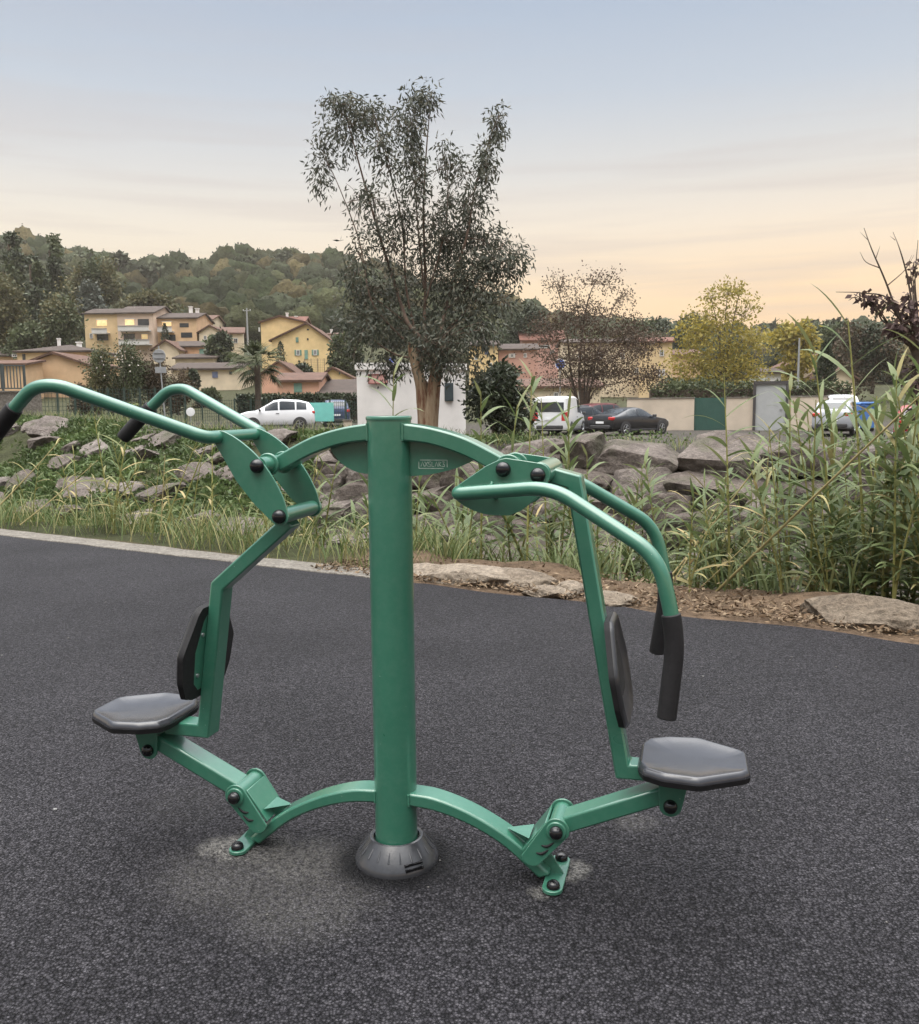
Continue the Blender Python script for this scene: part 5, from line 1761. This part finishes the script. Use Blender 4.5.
CARS = {
    # x (fraction of half length), bottom, belt, top, width at belt, width at top
    'suv': dict(st=[(-1, .42, .80, .86, .80, .66), (-.97, .30, .95, 1.14, .93, .72), (-.86, .27, 1.0, 1.42, .98, .73), (-.6, .25, 1.0, 1.55, 1, .77), (-.15, .24, .98, 1.60, 1, .80), (.06, .24, .97, 1.54, 1, .77), (.54, .24, .97, 1.01, 1, .84), (.78, .26, .92, .96, .97, .82), (.94, .30, .80, .86, .88, .72), (1, .40, .62, .68, .70, .58)], ws=(.06, .54), rw=(-.97, -.86), side=((-.78, -.52), (-.48, -.08), (-.04, .30)), wheel=.335),
    'hatch': dict(st=[(-1, .42, .74, .84, .82, .68), (-.96, .30, .90, 1.05, .95, .76), (-.80, .27, .93, 1.38, .99, .76), (-.5, .25, .93, 1.46, 1, .79), (-.05, .24, .91, 1.47, 1, .80), (.12, .24, .90, 1.42, 1, .78), (.50, .24, .89, .94, 1, .84), (.80, .26, .82, .86, .96, .80), (.94, .30, .70, .75, .87, .70), (1, .40, .55, .60, .70, .56)], ws=(.12, .50), rw=(-.96, -.80), side=((-.72, -.46), (-.42, -.04), (0, .32)), wheel=.31),
    'coupe': dict(st=[(-1, .46, .72, .80, .78, .66), (-.97, .32, .86, .95, .92, .78), (-.80, .26, .90, .98, .98, .80), (-.34, .24, .88, 1.29, 1, .72), (-.1, .23, .87, 1.34, 1, .74), (.06, .23, .86, 1.29, 1, .72), (.42, .23, .85, .90, .99, .82), (.80, .26, .74, .79, .94, .76), (.95, .32, .62, .66, .82, .64), (1, .40, .50, .54, .66, .52)], ws=(.06, .42), rw=(-.80, -.34), side=((-.52, -.22), (-.18, .24)), wheel=.325),
    'van': dict(st=[(-1, .36, 1.0, 1.80, .95, .86), (-.985, .28, 1.02, 1.88, 1, .88), (-.5, .26, 1.02, 1.92, 1, .89), (.1, .25, 1.02, 1.92, 1, .88), (.30, .25, 1.0, 1.86, 1, .84), (.66, .25, .98, 1.05, 1, .86), (.88, .28, .86, .90, .95, .80), (1, .38, .66, .70, .78, .62)], ws=(.30, .66), rw=(-1.0, -.985), side=((.06, .46),), wheel=.32),
}


def car(label, px, Y, yaw, paintm, L=4.2, Wd=1.78, Hh=None, kind='hatch', zadd=0.0):
    """x forward: one lofted painted shell with flush glass, wheels, lamps and trim"""
    g = at(px, 430, Y)
    root = empty('parked_car', (g.x, g.y, hz(g.x, g.y) + zadd), yaw, label, 'car', 'cars parked beyond the stream')
    hl, hw = L / 2, Wd / 2
    D_ = CARS[kind]
    top = max(q[3] for q in D_['st'])
    zs = (Hh or top) / top
    ST = [(q[0] * hl, q[1], q[2] * zs, q[3] * zs, q[4] * hw, q[5] * hw) for q in D_['st']]

    def sec(x):
        xs = [q[0] for q in ST]
        return [float(np.interp(x, xs, [q[i] for q in ST])) for i in range(1, 6)]
    xs = sorted(set([q[0] for q in ST] + list(np.linspace(-hl, hl, 25))))
    sect = []
    for x in xs:
        zb, zm, zt, wb, wt = sec(x)
        half = [(wb * .88, zb), (wb * .97, zb + .09), (wb * .995, zb + (zm - zb) * .45), (wb, zb + (zm - zb) * .72), (wb * .965, zm), (wb * .5 + wt * .5, zm + (zt - zm) * .5), (wt, zt - (zt - zm) * .10), (wt * .86, zt - .012), (wt * .4, zt + .012)]
        sect.append([(x, -a, b) for a, b in half] + [(x, a, b) for a, b in reversed(half)])
    mb = MB()
    n = len(sect[0])
    for q in sect:
        mb.v += [Vector(p) for p in q]
    for i in range(len(sect) - 1):
        for k in range(n):
            k2 = (k + 1) % n
            mb.f.append([i * n + k, i * n + k2, (i + 1) * n + k2, (i + 1) * n + k])
    mb.f.append(list(range(n)))
    mb.f.append([(len(sect) - 1) * n + k for k in range(n)][::-1])
    body = mb.build('body', paintm, root, 38)
    # side glass lies on the shell
    for s in (-1, 1):
        for (a, b) in D_['side']:
            pts = []
            cols = np.linspace(a * hl, b * hl, 7)
            gm_ = MB()
            for x in cols:
                zb, zm, zt, wb, wt = sec(x)
                for f in (.10, .52, .84):
                    y_ = np.interp(f, [0, .5, .9], [wb * .965, wb * .5 + wt * .5, wt])
                    gm_.v.append(Vector((x, s * (y_ + .006), zm + (zt - zm) * f)))
            for i in range(len(cols) - 1):
                for k in range(2):
                    q = i * 3 + k
                    gm_.f.append([q, q + 1, q + 4, q + 3])
            gm_.build('side_window', GLASS, root, 60)
        mx = D_['ws'][1] * hl - .12
        zb, zm, zt, wb, wt = sec(mx)
        MB().box((mx - .10, s * (wb + .07), zm + .08), (.13, .19, .13)).build('mirror', TRIM, root, 30, .03)
        MB().box((-.05, s * (hw + .002), ST[4][2] - .12), (.17, .02, .03)).build('handle', TRIM, root, 30)
        zb, zm, zt, wb, wt = sec(-hl * .955)
        MB().box((-hl * .955, s * wb * .80, zm - .05 if kind != 'van' else zm - .1), (.20, wb * .38, .17 if kind != 'van' else .5)).build('tail_lamp', REDL, root, 30, .04)
        zb, zm, zt, wb, wt = sec(hl * .91)
        MB().box((hl * .91, s * wb * .72, zm - .04), (.26, wb * .40, .13)).build('headlight', HEADL, root, 30, .04)
        wr = D_['wheel']
        for x in (hl * .62, -hl * .60):
            Mw = Matrix.Translation((x, s * (hw - .10), wr)) @ Matrix.Rotation(R(-90) * s, 4, 'X')
            MB().lathe([(wr + .02, -.09), (wr + .055, -.08), (wr + .055, .103), (wr + .03, .106)], 28, Mw).build('wheel_arch', TRIM, root, 40)
            wh = MB().lathe([(.20, -.09), (wr - .03, -.095), (wr, -.07), (wr, .095), (wr - .025, .112), (.225, .114)], 28, Mw).build('wheel', TYRE, root, 40)
            rm = MB().lathe([(.05, .118), (.06, .122), (.001, .124)], 16, Mw)
            rm.lathe([(.225, .106), (.225, .118), (.20, .118), (.195, .096), (.18, .09)], 24, Mw)
            for q in range(5):
                an = 2 * math.pi * q / 5
                p0, p1 = Mw @ Vector((.03 * math.cos(an), .03 * math.sin(an), .118)), Mw @ Vector((.21 * math.cos(an), .21 * math.sin(an), .112))
                rm.tube([p0, p1], .024, 6)
            rm.build('rim', RIM, wh, 40)
    for nm, (xa, xb), f0, f1 in (('windscreen', D_['ws'][::-1], .10, .90), ('rear_window', D_['rw'], .16, .92)):
        gm_ = MB()
        for i in range(5):
            f = f0 + (f1 - f0) * i / 4
            x = (xa + (xb - xa) * f) * hl
            zb, zm, zt, wb, wt = sec(x)
            if kind == 'van' and nm == 'rear_window':
                x, zt_ = -hl - .008, 1.08 + .62 * f
                w_ = hw * .78
            else:
                zt_ = zt + .016
                w_ = wt * .84
            off = (.008 if nm == 'windscreen' else -.008)
            for y_ in (-1, -.5, 0, .5, 1):
                gm_.v.append(Vector((x + off, w_ * y_, zt_ - abs(y_) * .012)))
        for i in range(4):
            for k in range(4):
                q = i * 5 + k
                gm_.f.append([q, q + 1, q + 6, q + 5])
        gm_.build(nm, GLASS, root, 60)
    zb, zm, zt, wb, wt = sec(-hl * .985)
    MB().box((0, 0, .26), (L * .80, Wd * .99, .10)).build('sill', TRIM, root, 30, .02)
    MB().box((-hl + .02, 0, .42), (.12, Wd * .74, .18)).build('rear_bumper', TRIM, root, 30, .04)
    MB().box((hl - .03, 0, .40), (.10, Wd * .60, .16)).build('front_bumper', TRIM, root, 30, .04)
    MB().box((-hl - .012, 0, zm * .80), (.03, .50, .11)).build('number_plate', WHITEP, root, 30)
    return root


car('small white sport utility car facing left behind the left boom of the machine', 277, 51, R(192), paint('white_car_paint', (.72, .73, .75)), 4.2, 1.8, 1.70, 'suv')
car('black coupe seen from behind with red tail lamps in front of the beige wall', 630, 45.5, R(38), paint('black_car_paint', (.008, .009, .012)), 4.4, 1.82, 1.36, 'coupe')
van = car('white delivery van seen from behind, left of the black coupe', 560, 47, R(70), paint('white_van_paint', (.66, .67, .68)), 4.4, 1.85, 1.95, 'van')
car('dark grey car mostly hidden between the white van and the black coupe', 583, 49.5, R(35), paint('dark_grey_car_paint', (.03, .032, .036)), 4.0, 1.75, 1.42, 'hatch')
car('dark red car behind the black coupe', 607, 56, R(25), paint('dark_red_car_paint', (.10, .022, .025)), 4.1, 1.75, 1.56, 'hatch')
car('silver hatchback seen from behind on the right beyond the reeds', 836, 42.5, R(62), paint('silver_car_paint', (.33, .35, .38)), 4.2, 1.78, 1.55, 'hatch', .08)
car('white car roof showing behind the silver hatchback', 838, 49, R(75), paint('pale_white_car_paint', (.66, .67, .69)), 4.1, 1.75, 1.9, 'hatch')
car('red car at the right edge behind the reeds', 922, 34, R(60), paint('red_car_paint', (.34, .035, .045)), 4.0, 1.75, 1.45, 'hatch')
car('navy blue car behind the dark wire fence left of the kiosk', 336, 60, R(100), paint('navy_car_paint', (.035, .055, .115)), 4.1, 1.75, 1.72, 'hatch')

# =================================================================== boulders of the stream banks
def rock_mesh(seed, cuts=16, sub=5, blocky=True):
    rng = np.random.default_rng(seed)
    bm = bmesh.new()
    bmesh.ops.create_icosphere(bm, subdivisions=sub, radius=1.0)
    N_ = np.concatenate([np.array([[1, 0, 0], [-1, 0, 0], [0, 1, 0], [0, -1, 0], [0, 0, 1], [0, 0, -1.0]]) + rng.normal(size=(6, 3)) * .16, rng.normal(size=(cuts, 3))])
    if not blocky:
        N_ = N_[6:]
    N_ = unit(N_)
    dcut = np.concatenate([rng.uniform(.50, .66, 6), rng.uniform(.62, .88, cuts)])[-len(N_):]
    off = Vector(rng.uniform(-50, 50, 3))
    for v in bm.verts:
        p = np.array(v.co)
        for n_, d_ in zip(N_, dcut):
            t = p @ n_
            if t > d_:
                p = p - n_ * (t - d_) * 1.0
        q = Vector(p)
        nn = mnoise.noise(q * 1.4 + off) * .06 + (abs(mnoise.noise(q * 3.2 + off)) - .2) * .10 + mnoise.noise(q * 8.0 + off) * .020 + mnoise.noise(q * 18.0 + off) * .007
        v.co = q * (1 + nn)
    me = bpy.data.meshes.new('boulder')
    bm.to_mesh(me)
    bm.free()
    me.polygons.foreach_set('use_smooth', [True] * len(me.polygons))
    me.set_sharp_from_angle(angle=R(28))
    return me


def rock_set(mat, seeds, **kw):
    out = []
    for s in seeds:
        me = rock_mesh(s, **kw)
        me.materials.append(mat)
        out.append(me)
    return out


def put_rock(me, loc, scale, rot, label, cat='boulder', group=None, name='boulder'):
    o = bpy.data.objects.new(name, me)
    COL.objects.link(o)
    o.location = loc
    o.scale = scale
    o.rotation_euler = rot
    return tag(o, label, cat, group)


rng = np.random.default_rng(2024)
RKA = rock_set(ROCK, range(300, 307), cuts=20)
RKB = rock_set(ROCKD, range(320, 328), cuts=18)
RKP = rock_set(PALE, range(340, 344), cuts=8, blocky=False)
# left: riprap laid in sloping rows
for row, (t, dt) in enumerate(((5.4, .2), (6.45, .2), (7.5, .2), (8.5, .2), (9.5, .2), (10.4, .2))):
    s = -36 + rng.uniform(0, 1)
    while s < -11.0 - (0.0 if row < 4 else -1.0):
        s += rng.uniform(.85, 1.6)
        if rng.uniform() < .33:
            continue
        tt = t + rng.uniform(-dt, dt)
        p = st(s, tt)
        a = rng.uniform(.42, .78)
        z = hz(p.x, p.y)
        put_rock(RKA[int(rng.integers(0, len(RKA)))], (p.x, p.y, z + .05), (a * 1.25, a * .98, a * .50), (R(26) + rng.normal() * .15, rng.normal() * .15, R(-32) + rng.normal() * .5),
                 'weathered grey boulder bedded among green ground cover on the sloping left bank', group='boulders of the sloping left bank')
# right: stacked wall, three courses, big capping stones
COURSES = (((7.95, -1.20), 'lowest'), ((8.30, -.80), 'second'), ((8.65, -.38), 'middle'), ((9.0, .04), 'fourth'), ((9.4, .47), 'capping'))
for row, ((t, z), nm_) in enumerate(COURSES):
    s = -13 + rng.uniform(0, .6)
    while s < 7:
        w = rng.uniform(.42, .92)
        s += w * .86
        p = st(s, t + rng.uniform(-.08, .08))
        put_rock(RKB[int(rng.integers(0, len(RKB)))], (p.x, p.y, z + rng.uniform(-.09, .09)), (w * 1.50, 1.0 + rng.uniform(-.06, .1), .50 + rng.uniform(-.05, .16)),
                 (rng.normal() * .10, rng.normal() * .16, R(-32) + rng.normal() * .14 + (math.pi if rng.uniform() < .5 else 0)), 'rough boulder in the %s course of the stacked stream wall' % nm_ if row < 4 else 'big flat-topped boulder capping the stacked stream wall',
                 group='%s course of the stream wall' % nm_)
        s += w * .86
# rubble on the bed
for i in range(70):
    s, t = rng.uniform(-13, 4), rng.uniform(3.2, 8.0)
    p = st(s, t)
    a = rng.uniform(.14, .46)
    put_rock(RKA[int(rng.integers(0, len(RKA)))], (p.x, p.y, hz(p.x, p.y) + a * .15), (a * 1.4, a * 1.1, a * .7), (rng.normal() * .2, rng.normal() * .2, rng.uniform(0, 6)),
             'loose pale grey stone lying on the stream bed at the foot of the wall', 'stone', 'loose stones on the stream bed', 'loose_stone')
# named stones on the verge
vs = [((470, 577), .55, .22, .12, 'long low sandy stone on the verge just right of the machine post'), ((430, 572), .30, .18, .09, 'small sandy stone at the verge directly beside the machine post'),
      ((516, 580), .36, .2, .11, 'sandy rounded stone on the verge left of the white rock'), ((571, 589), .125, .10, .085, 'small whitish angular rock on the verge behind the right upright'),
      ((548, 590), .20, .14, .055, 'flat sandy stone touching the white rock on the verge'), ((866, 618), .44, .26, .16, 'large flat pale rock on the verge at the right edge'), ((610, 597), .22, .16, .06, 'flat earthy stone right of the white rock')]
for i, (pp, a, b, c, lb) in enumerate(vs):
    d_ = fw + rt * ((pp[0] - W / 2) / F) + up * ((H / 2 - pp[1]) / F)
    q = EYE + d_ * ((0.03 - CH) / d_.z)
    put_rock(RKP[i % 4] if i != 3 else RKP[2], (q.x, q.y, .0), (a * 1.1, b * 1.1, c * 1.15), (0, 0, R(-30) + .15 * math.sin(i * 3)), lb, 'rock', None, 'verge_stone')

# =================================================================== verge litter, grass, ground cover
def scatter_quads(name, n, smin, smax, tf, L, Wd, mats, rng, up_=.25, lift=.02, kind='stuff', label='', mi=None, mask=None):
    S = rng.uniform(smin, smax, n)
    T = tf(rng, n, S)
    if mask is not None:
        k = mask(S, T, rng)
        S, T = S[k], T[k]
        n = len(S)
    X = ND.x * (CE + T) + DD.x * S
    Y_ = ND.y * (CE + T) + DD.y * S
    Z = height(X, Y_)
    P_ = np.stack([X, Y_, Z + lift + rng.uniform(0, lift * 3, n)], 1)
    D = unit(np.concatenate([rng.normal(size=(n, 2)), np.abs(rng.normal(size=(n, 1))) * up_], 1))
    V_, F_ = leaf_quads(P_, D, L * rng.uniform(.4, 1.4, n), Wd * rng.uniform(.5, 1.4, n), rng)
    o = npmesh(name, V_, F_, mats)
    tag(o, label, kind=kind)
    return o


rng = np.random.default_rng(77)
scatter_quads('dry_leaf_litter', 9000, -5.5, 5, lambda r, n, s: .04 + np.abs(r.normal(size=n)) * .42, .05, .016, [L_MULCH], rng, .3, .012, label='dry leaf and twig litter on the earth verge')
scatter_quads('ground_cover', 135000, -37, -8.5, lambda r, n, s: r.uniform(4.2, 11.3, n), .12, .08, [L_COVER], rng, .9, .042, label='low green creeping plants over the left bank',
              mask=lambda S, T, r: np.array([mnoise.noise(Vector((a * .42, b * .75, 1))) + .35 * mnoise.noise(Vector((a * 1.7, b * 1.7, 5))) for a, b in zip(S, T)]) > r.uniform(-.42, .18, len(S)) + np.clip((S + 15) / 7, 0, 1) * .35)
scatter_quads('wall_weeds', 16000, -14, 8, lambda r, n, s: r.uniform(4.5, 11.0, n), .075, .045, [L_COVER], rng, 1.2, .08, label='sparse weeds between the stones of the stream wall',
              mask=lambda S, T, r: np.array([mnoise.noise(Vector((a * .7, b * .9, 8))) for a, b in zip(S, T)]) > .12)


def blades(name, n, s0, s1, t0, t1, L0, L1, w, mat, seed, label, droop=.6, dens=None):
    rng = np.random.default_rng(seed)
    VV, FF = [], []
    made = 0
    while made < n:
        s, t = rng.uniform(s0, s1), rng.uniform(t0, t1)
        if dens is not None and rng.uniform() > dens(s, t):
            continue
        p = st(s, t)
        z = hz(p.x, p.y)
        a = rng.uniform(0, 6.283)
        acc(VV, FF, *strip((p.x, p.y, z - .02), (math.cos(a) * .45, math.sin(a) * .45, 1), rng.uniform(L0, L1), w * rng.uniform(.7, 1.3), rng, 4, droop))
        made += 1
    o = npmesh(name, [tuple(v) for v in VV], FF, mat)
    tag(o, label, kind='stuff')
    return o


tuft = lambda s, t: .12 + .9 * max(0, mnoise.noise(Vector((s * 1.1, t * 1.1, 3))) + .25)
blades('bank_grass', 6000, -20, -4.4, .27, 2.4, .18, .62, .012, [L_GRASS], 201, 'tufts of long yellow-green grass on the near bank', .8, tuft)
blades('bank_grass', 2600, -5.2, 7, 1.0, 3.0, .25, .7, .018, [L_REED], 202, 'green grass between the reeds on the near bank', .8, tuft)
blades('crest_grass', 3000, -36, -10, 10.4, 14, .15, .5, .016, [L_GRASS, ], 203, 'short grass along the top of the left bank', .6, tuft)
blades('crest_grass', 1800, -10, 6, 9.9, 13, .12, .4, .016, [L_GRASS], 204, 'grass tufts along the top of the stream wall', .6, tuft)


# reeds: each plant is a thing of its own
def reed_proto(seed, hgt, nl, L, w, lean, mats, droop=.75, dry=.0, stalks=1):
    rng = np.random.default_rng(seed)
    sm = MB()
    VV, FF, MI = [], [], []
    for q in range(stalks):
        h_ = hgt * (1 if q == 0 else rng.uniform(.45, .9))
        a = rng.uniform(0, 6.28)
        lv = Vector((math.cos(a), math.sin(a), 0)) * (lean if q == 0 else lean + rng.uniform(.05, .22))
        path = [lv * (k / 8) ** 1.35 * h_ + Vector((0, 0, h_ * k / 8)) for k in range(9)]
        sm.tube(path, [.0145 - .0100 * k / 8 for k in range(9)], 6)
        ph = rng.uniform(0, 6.28)
        for i in range(nl):
            f = .10 + .90 * (i + .5) / nl
            k = min(7, int(f * 8))
            p = path[k].lerp(path[k + 1], f * 8 - k)
            an = ph + i * math.pi + rng.normal() * .6
            up_k = .45 + 1.0 * f ** 3
            Lk = L * (1.05 - .35 * abs(f - .6)) * rng.uniform(.6, 1.2) * (.8 if f > .9 else 1)
            V_, F_ = strip(p, (math.cos(an), math.sin(an), up_k * rng.uniform(.7, 1.25)), Lk, w * rng.uniform(.65, 1.2), rng, 6, droop * rng.uniform(.4, 1.35), .3)
            isdry = rng.uniform() < dry + (.2 if f < .3 else 0)
            MI += [1 if isdry else 0] * len(F_)
            acc(VV, FF, V_, F_)
    me = bpy.data.meshes.new('giant_reed')
    me.from_pydata([tuple(v) for v in sm.v], [], sm.f)
    me.materials.append(mats[0])
    ml = bpy.data.meshes.new('leaves')
    ml.from_pydata([tuple(v) for v in VV], [], FF)
    ml.materials.append(mats[1])
    ml.materials.append(L_DRY)
    ml.polygons.foreach_set('material_index', MI)
    return me, ml


def put_reed(pr, loc, rz, sc_, label, group, tilt=(0, 0)):
    o = bpy.data.objects.new('giant_reed', pr[0])
    COL.objects.link(o)
    l_ = bpy.data.objects.new('leaves', pr[1])
    COL.objects.link(l_)
    l_.parent = o
    o.location = loc
    o.rotation_euler = (tilt[0], tilt[1], rz)
    o.scale = (sc_, sc_, sc_)
    return tag(o, label, 'reed', group)


rng = np.random.default_rng(404)
TALL = [reed_proto(500 + i, 2.3, 26, .52, .056, rng.uniform(.03, .2), (L_STEM, L_REED), .75, .05, 2) for i in range(10)]
SHORT = [reed_proto(520 + i, 1.25, 16, .46, .050, rng.uniform(.05, .3), (L_STEM, L_REED), .8, .05, 2) for i in range(5)]
YELL = [reed_proto(540 + i, 1.45, 14, .46, .031, rng.uniform(.08, .45), (L_STEM, L_GRASS), .9, .30) for i in range(6)]
HERO = [reed_proto(560 + i, 2.3, 22, .50, .046, rng.uniform(.03, .12), (L_STEM, L_REED)) for i in range(4)]
# right thicket
pts = []
for i in range(185):
    s = -2.6 + 7.4 * rng.uniform() ** .85
    t = rng.uniform(.85, 3.0)
    p = st(s, t)
    z = hz(p.x, p.y) - .03
    wish = np.interp(s, [-2.6, -1.8, -.6, .6, 1.6, 3, 5], [.45, 1.25, 1.65, 1.75, 2.1, 2.0, 1.9]) * rng.uniform(.25, 1.10)
    hgt = max(.8, wish - z)
    pr, h0 = (TALL[int(rng.integers(0, 10))], 2.3) if hgt > 1.25 else (SHORT[int(rng.integers(0, 5))], 1.25)
    put_reed(pr, (p.x, p.y, z), rng.uniform(0, 6.28), hgt / h0, 'green giant reed in the dense thicket on the right bank' if hgt > 1.25 else 'short young green reed at the foot of the right thicket',
             'reeds of the right thicket' if hgt > 1.25 else 'short reeds of the right thicket', (rng.normal() * .07, rng.normal() * .07))
# hero stalks measured from the photo: (x, y_top, Y, label)
for k, (px, yt, Yk, lb, wd) in enumerate(((880, 318, 7.2, 'tallest broad green reed standing right of the silver hatchback', 1.2), (735, 372, 7.6, 'tall green reed in front of the green gate', 1.0), (480, 392, 8.8, 'tall green reed in front of the round dark bush', 1.0),
                                           (527, 372, 8.6, 'tall green reed right of the round dark bush', 1.0), (500, 405, 9.4, 'slim green reed between the two tall central reeds', .9), (388, 372, 9.3, 'lone green reed behind the post in front of the white kiosk', .9),
                                           (590, 452, 8.4, 'green reed in front of the black coupe', .9), (560, 430, 9.0, 'green reed below the white van', .9), (845, 345, 7.0, 'tall green reed left of the tallest reed', 1.0), (905, 350, 6.8, 'tall green reed at the right edge of the thicket', 1.0), (795, 385, 7.3, 'tall green reed left of the silver hatchback', 1.0), (549, 398, 8.9, 'tall green reed in front of the white van rear', 1.0), (572, 412, 9.1, 'green reed between the white van and the black coupe', 1.0))):
    q = at(px, yt, Yk)
    z = hz(q.x, q.y) - .05
    pr = HERO[k % 4]
    put_reed(pr, (q.x, q.y, z), rng.uniform(0, 6.28), (q.z - z) / 2.3, lb, None, (rng.normal() * .02, rng.normal() * .02))
# short leafy plants in the middle
for i in range(30):
    s, t = rng.uniform(-7.2, -2.6), rng.uniform(1.5, 3.4)
    p = st(s, t)
    z = hz(p.x, p.y) - .03
    put_reed(SHORT[int(rng.integers(0, 5))], (p.x, p.y, z), rng.uniform(0, 6.28), rng.uniform(.75, 1.2), 'short leafy green reed on the bank between the post and the right upright', 'short reeds behind the machine', (rng.normal() * .1, rng.normal() * .1))
for i in range(15):
    s, t = rng.uniform(-4.0, -1.7), rng.uniform(1.6, 3.6)
    p = st(s, t)
    z = hz(p.x, p.y) - .03
    put_reed(TALL[int(rng.integers(0, 10))], (p.x, p.y, z), rng.uniform(0, 6.28), (rng.uniform(.45, 1.0) - z) / 2.3, 'green reed rising between the right upright and the far handle', 'reeds in front of the wall behind the right seat', (rng.normal() * .08, rng.normal() * .08))
# yellowish thin reeds on the left
for i in range(54):
    s, t = -15 + 9.2 * rng.uniform(), rng.uniform(.75, 2.4)
    p = st(s, t)
    z = hz(p.x, p.y) - .03
    put_reed(YELL[int(rng.integers(0, 6))], (p.x, p.y, z), rng.uniform(0, 6.28), rng.uniform(.4, .98), 'thin yellowing reed on the near bank left of the post', 'yellowing reeds on the left near bank', (rng.normal() * .16, rng.normal() * .16))
# long dry canes leaning over
for k, (a, b, Yk, Yk2, r_, lb) in enumerate((((716, 592), (935, 382), 7.2, 6.0, .011, 'longest dry yellow cane leaning across the right thicket'), ((672, 575), (760, 462), 7.5, 7.9, .009, 'dry yellow cane leaning right beside the far handle'), ((668, 590), (718, 505), 7.3, 7.6, .007, 'shorter dry cane beside the far handle'),
                                             ((700, 588), (790, 500), 7.3, 7.4, .006, 'thin dry cane below the longest leaning cane'), ((762, 545), (770, 430), 7.0, 7.1, .006, 'upright dry cane in the middle of the right thicket'), ((-5, 510), (60, 440), 11, 11.5, .009, 'dry cane leaning at the left edge of the bank'), ((20, 525), (98, 460), 11, 11.8, .008, 'dry cane leaning right on the left bank'), ((160, 540), (165, 455), 10.2, 10.4, .007, 'upright dry stalk on the left bank'))):
    A, B_ = at(a[0], a[1], Yk), at(b[0], b[1], Yk2)
    m_ = A.lerp(B_, .5) + Vector((0, 0, -.03 if k else .02))
    pth = bez(A, m_, B_, 14)
    o = MB().tube(pth, [r_ * (1 - .45 * i / 14) * (1.18 if i % 3 == 0 else 1) for i in range(15)], 8).build('dry_cane', L_DRY, None, 60)
    tag(o, lb, 'cane')
    VV, FF = [], []
    for i in range(5, 14, 2):
        acc(VV, FF, *strip(pth[i], (rng.normal(), rng.normal(), .5), rng.uniform(.25, .45), .022, rng, 5, 1.3))
    npmesh('leaves', [tuple(v) for v in VV], FF, [L_DRY], o)

# loose grit on the asphalt
rng = np.random.default_rng(31)
VV, FF = [], []
for i in range(150):
    x, y = rng.uniform(-3.5, 3), rng.uniform(2.2, 7)
    if to_st(x, y)[1] > -.1:
        continue
    r_ = rng.uniform(.0025, .007) * (1.6 if rng.uniform() < .12 else 1)
    bmv = [(x + r_ * a * rng.uniform(.6, 1.2), y + r_ * b * rng.uniform(.6, 1.2), r_ * .1 + r_ * .8 * c * rng.uniform(.6, 1.2)) for a, b, c in ((1, 0, .3), (0, 1, .3), (-1, 0, .3), (0, -1, .3), (0, 0, 1), (0, 0, 0))]
    acc(VV, FF, bmv, [(0, 1, 4), (1, 2, 4), (2, 3, 4), (3, 0, 4), (1, 0, 5), (2, 1, 5), (3, 2, 5), (0, 3, 5)])
o = npmesh('loose_grit', VV, FF, [simple('grit_stone', (.12, .115, .11), .9, .4, 90)])
tag(o, 'loose pale grit scattered on the asphalt', kind='stuff')
for k, (px, py, lb) in enumerate(((55, 809, 'small white scrap on the asphalt left of the machine'), (703, 676, 'tiny white scrap on the asphalt behind the right seat'), (2, 655, 'white scrap on the asphalt at the left edge'))):
    d_ = fw + rt * ((px - W / 2) / F) + up * ((H / 2 - py) / F)
    q = EYE + d_ * ((0.004 - CH) / d_.z)
    o = MB().prism([(-.008, -.003), (.001, -.006), (.008, -.002), (.006, .005), (-.005, .005)], 0, .004, 'z').build('paper_scrap', simple('dusty_paper', (.16, .16, .155), .9), None, 30)
    o.location = (q.x, q.y, .001)
    o.rotation_euler = (.08, .1, k * 1.3)
    tag(o, lb, 'litter')

# =================================================================== evening air
hm = bpy.data.materials.new('evening_haze')
hm.use_nodes = True
hn = hm.node_tree
hn.nodes.remove(hn.nodes['Principled BSDF'])
pvn = hn.nodes.new('ShaderNodeVolumePrincipled')
pvn.inputs['Color'].default_value = (1.0, .93, .82, 1)
pvn.inputs['Density'].default_value = HAZE
pvn.inputs['Anisotropy'].default_value = 0.2
hn.links.new(pvn.outputs[0], hn.nodes['Material Output'].inputs['Volume'])
hz_o = MB().box((-60, 175, 48), (800, 560, 104)).build('haze', hm, None, None)
tag(hz_o, 'thin evening haze over the valley', kind='stuff')
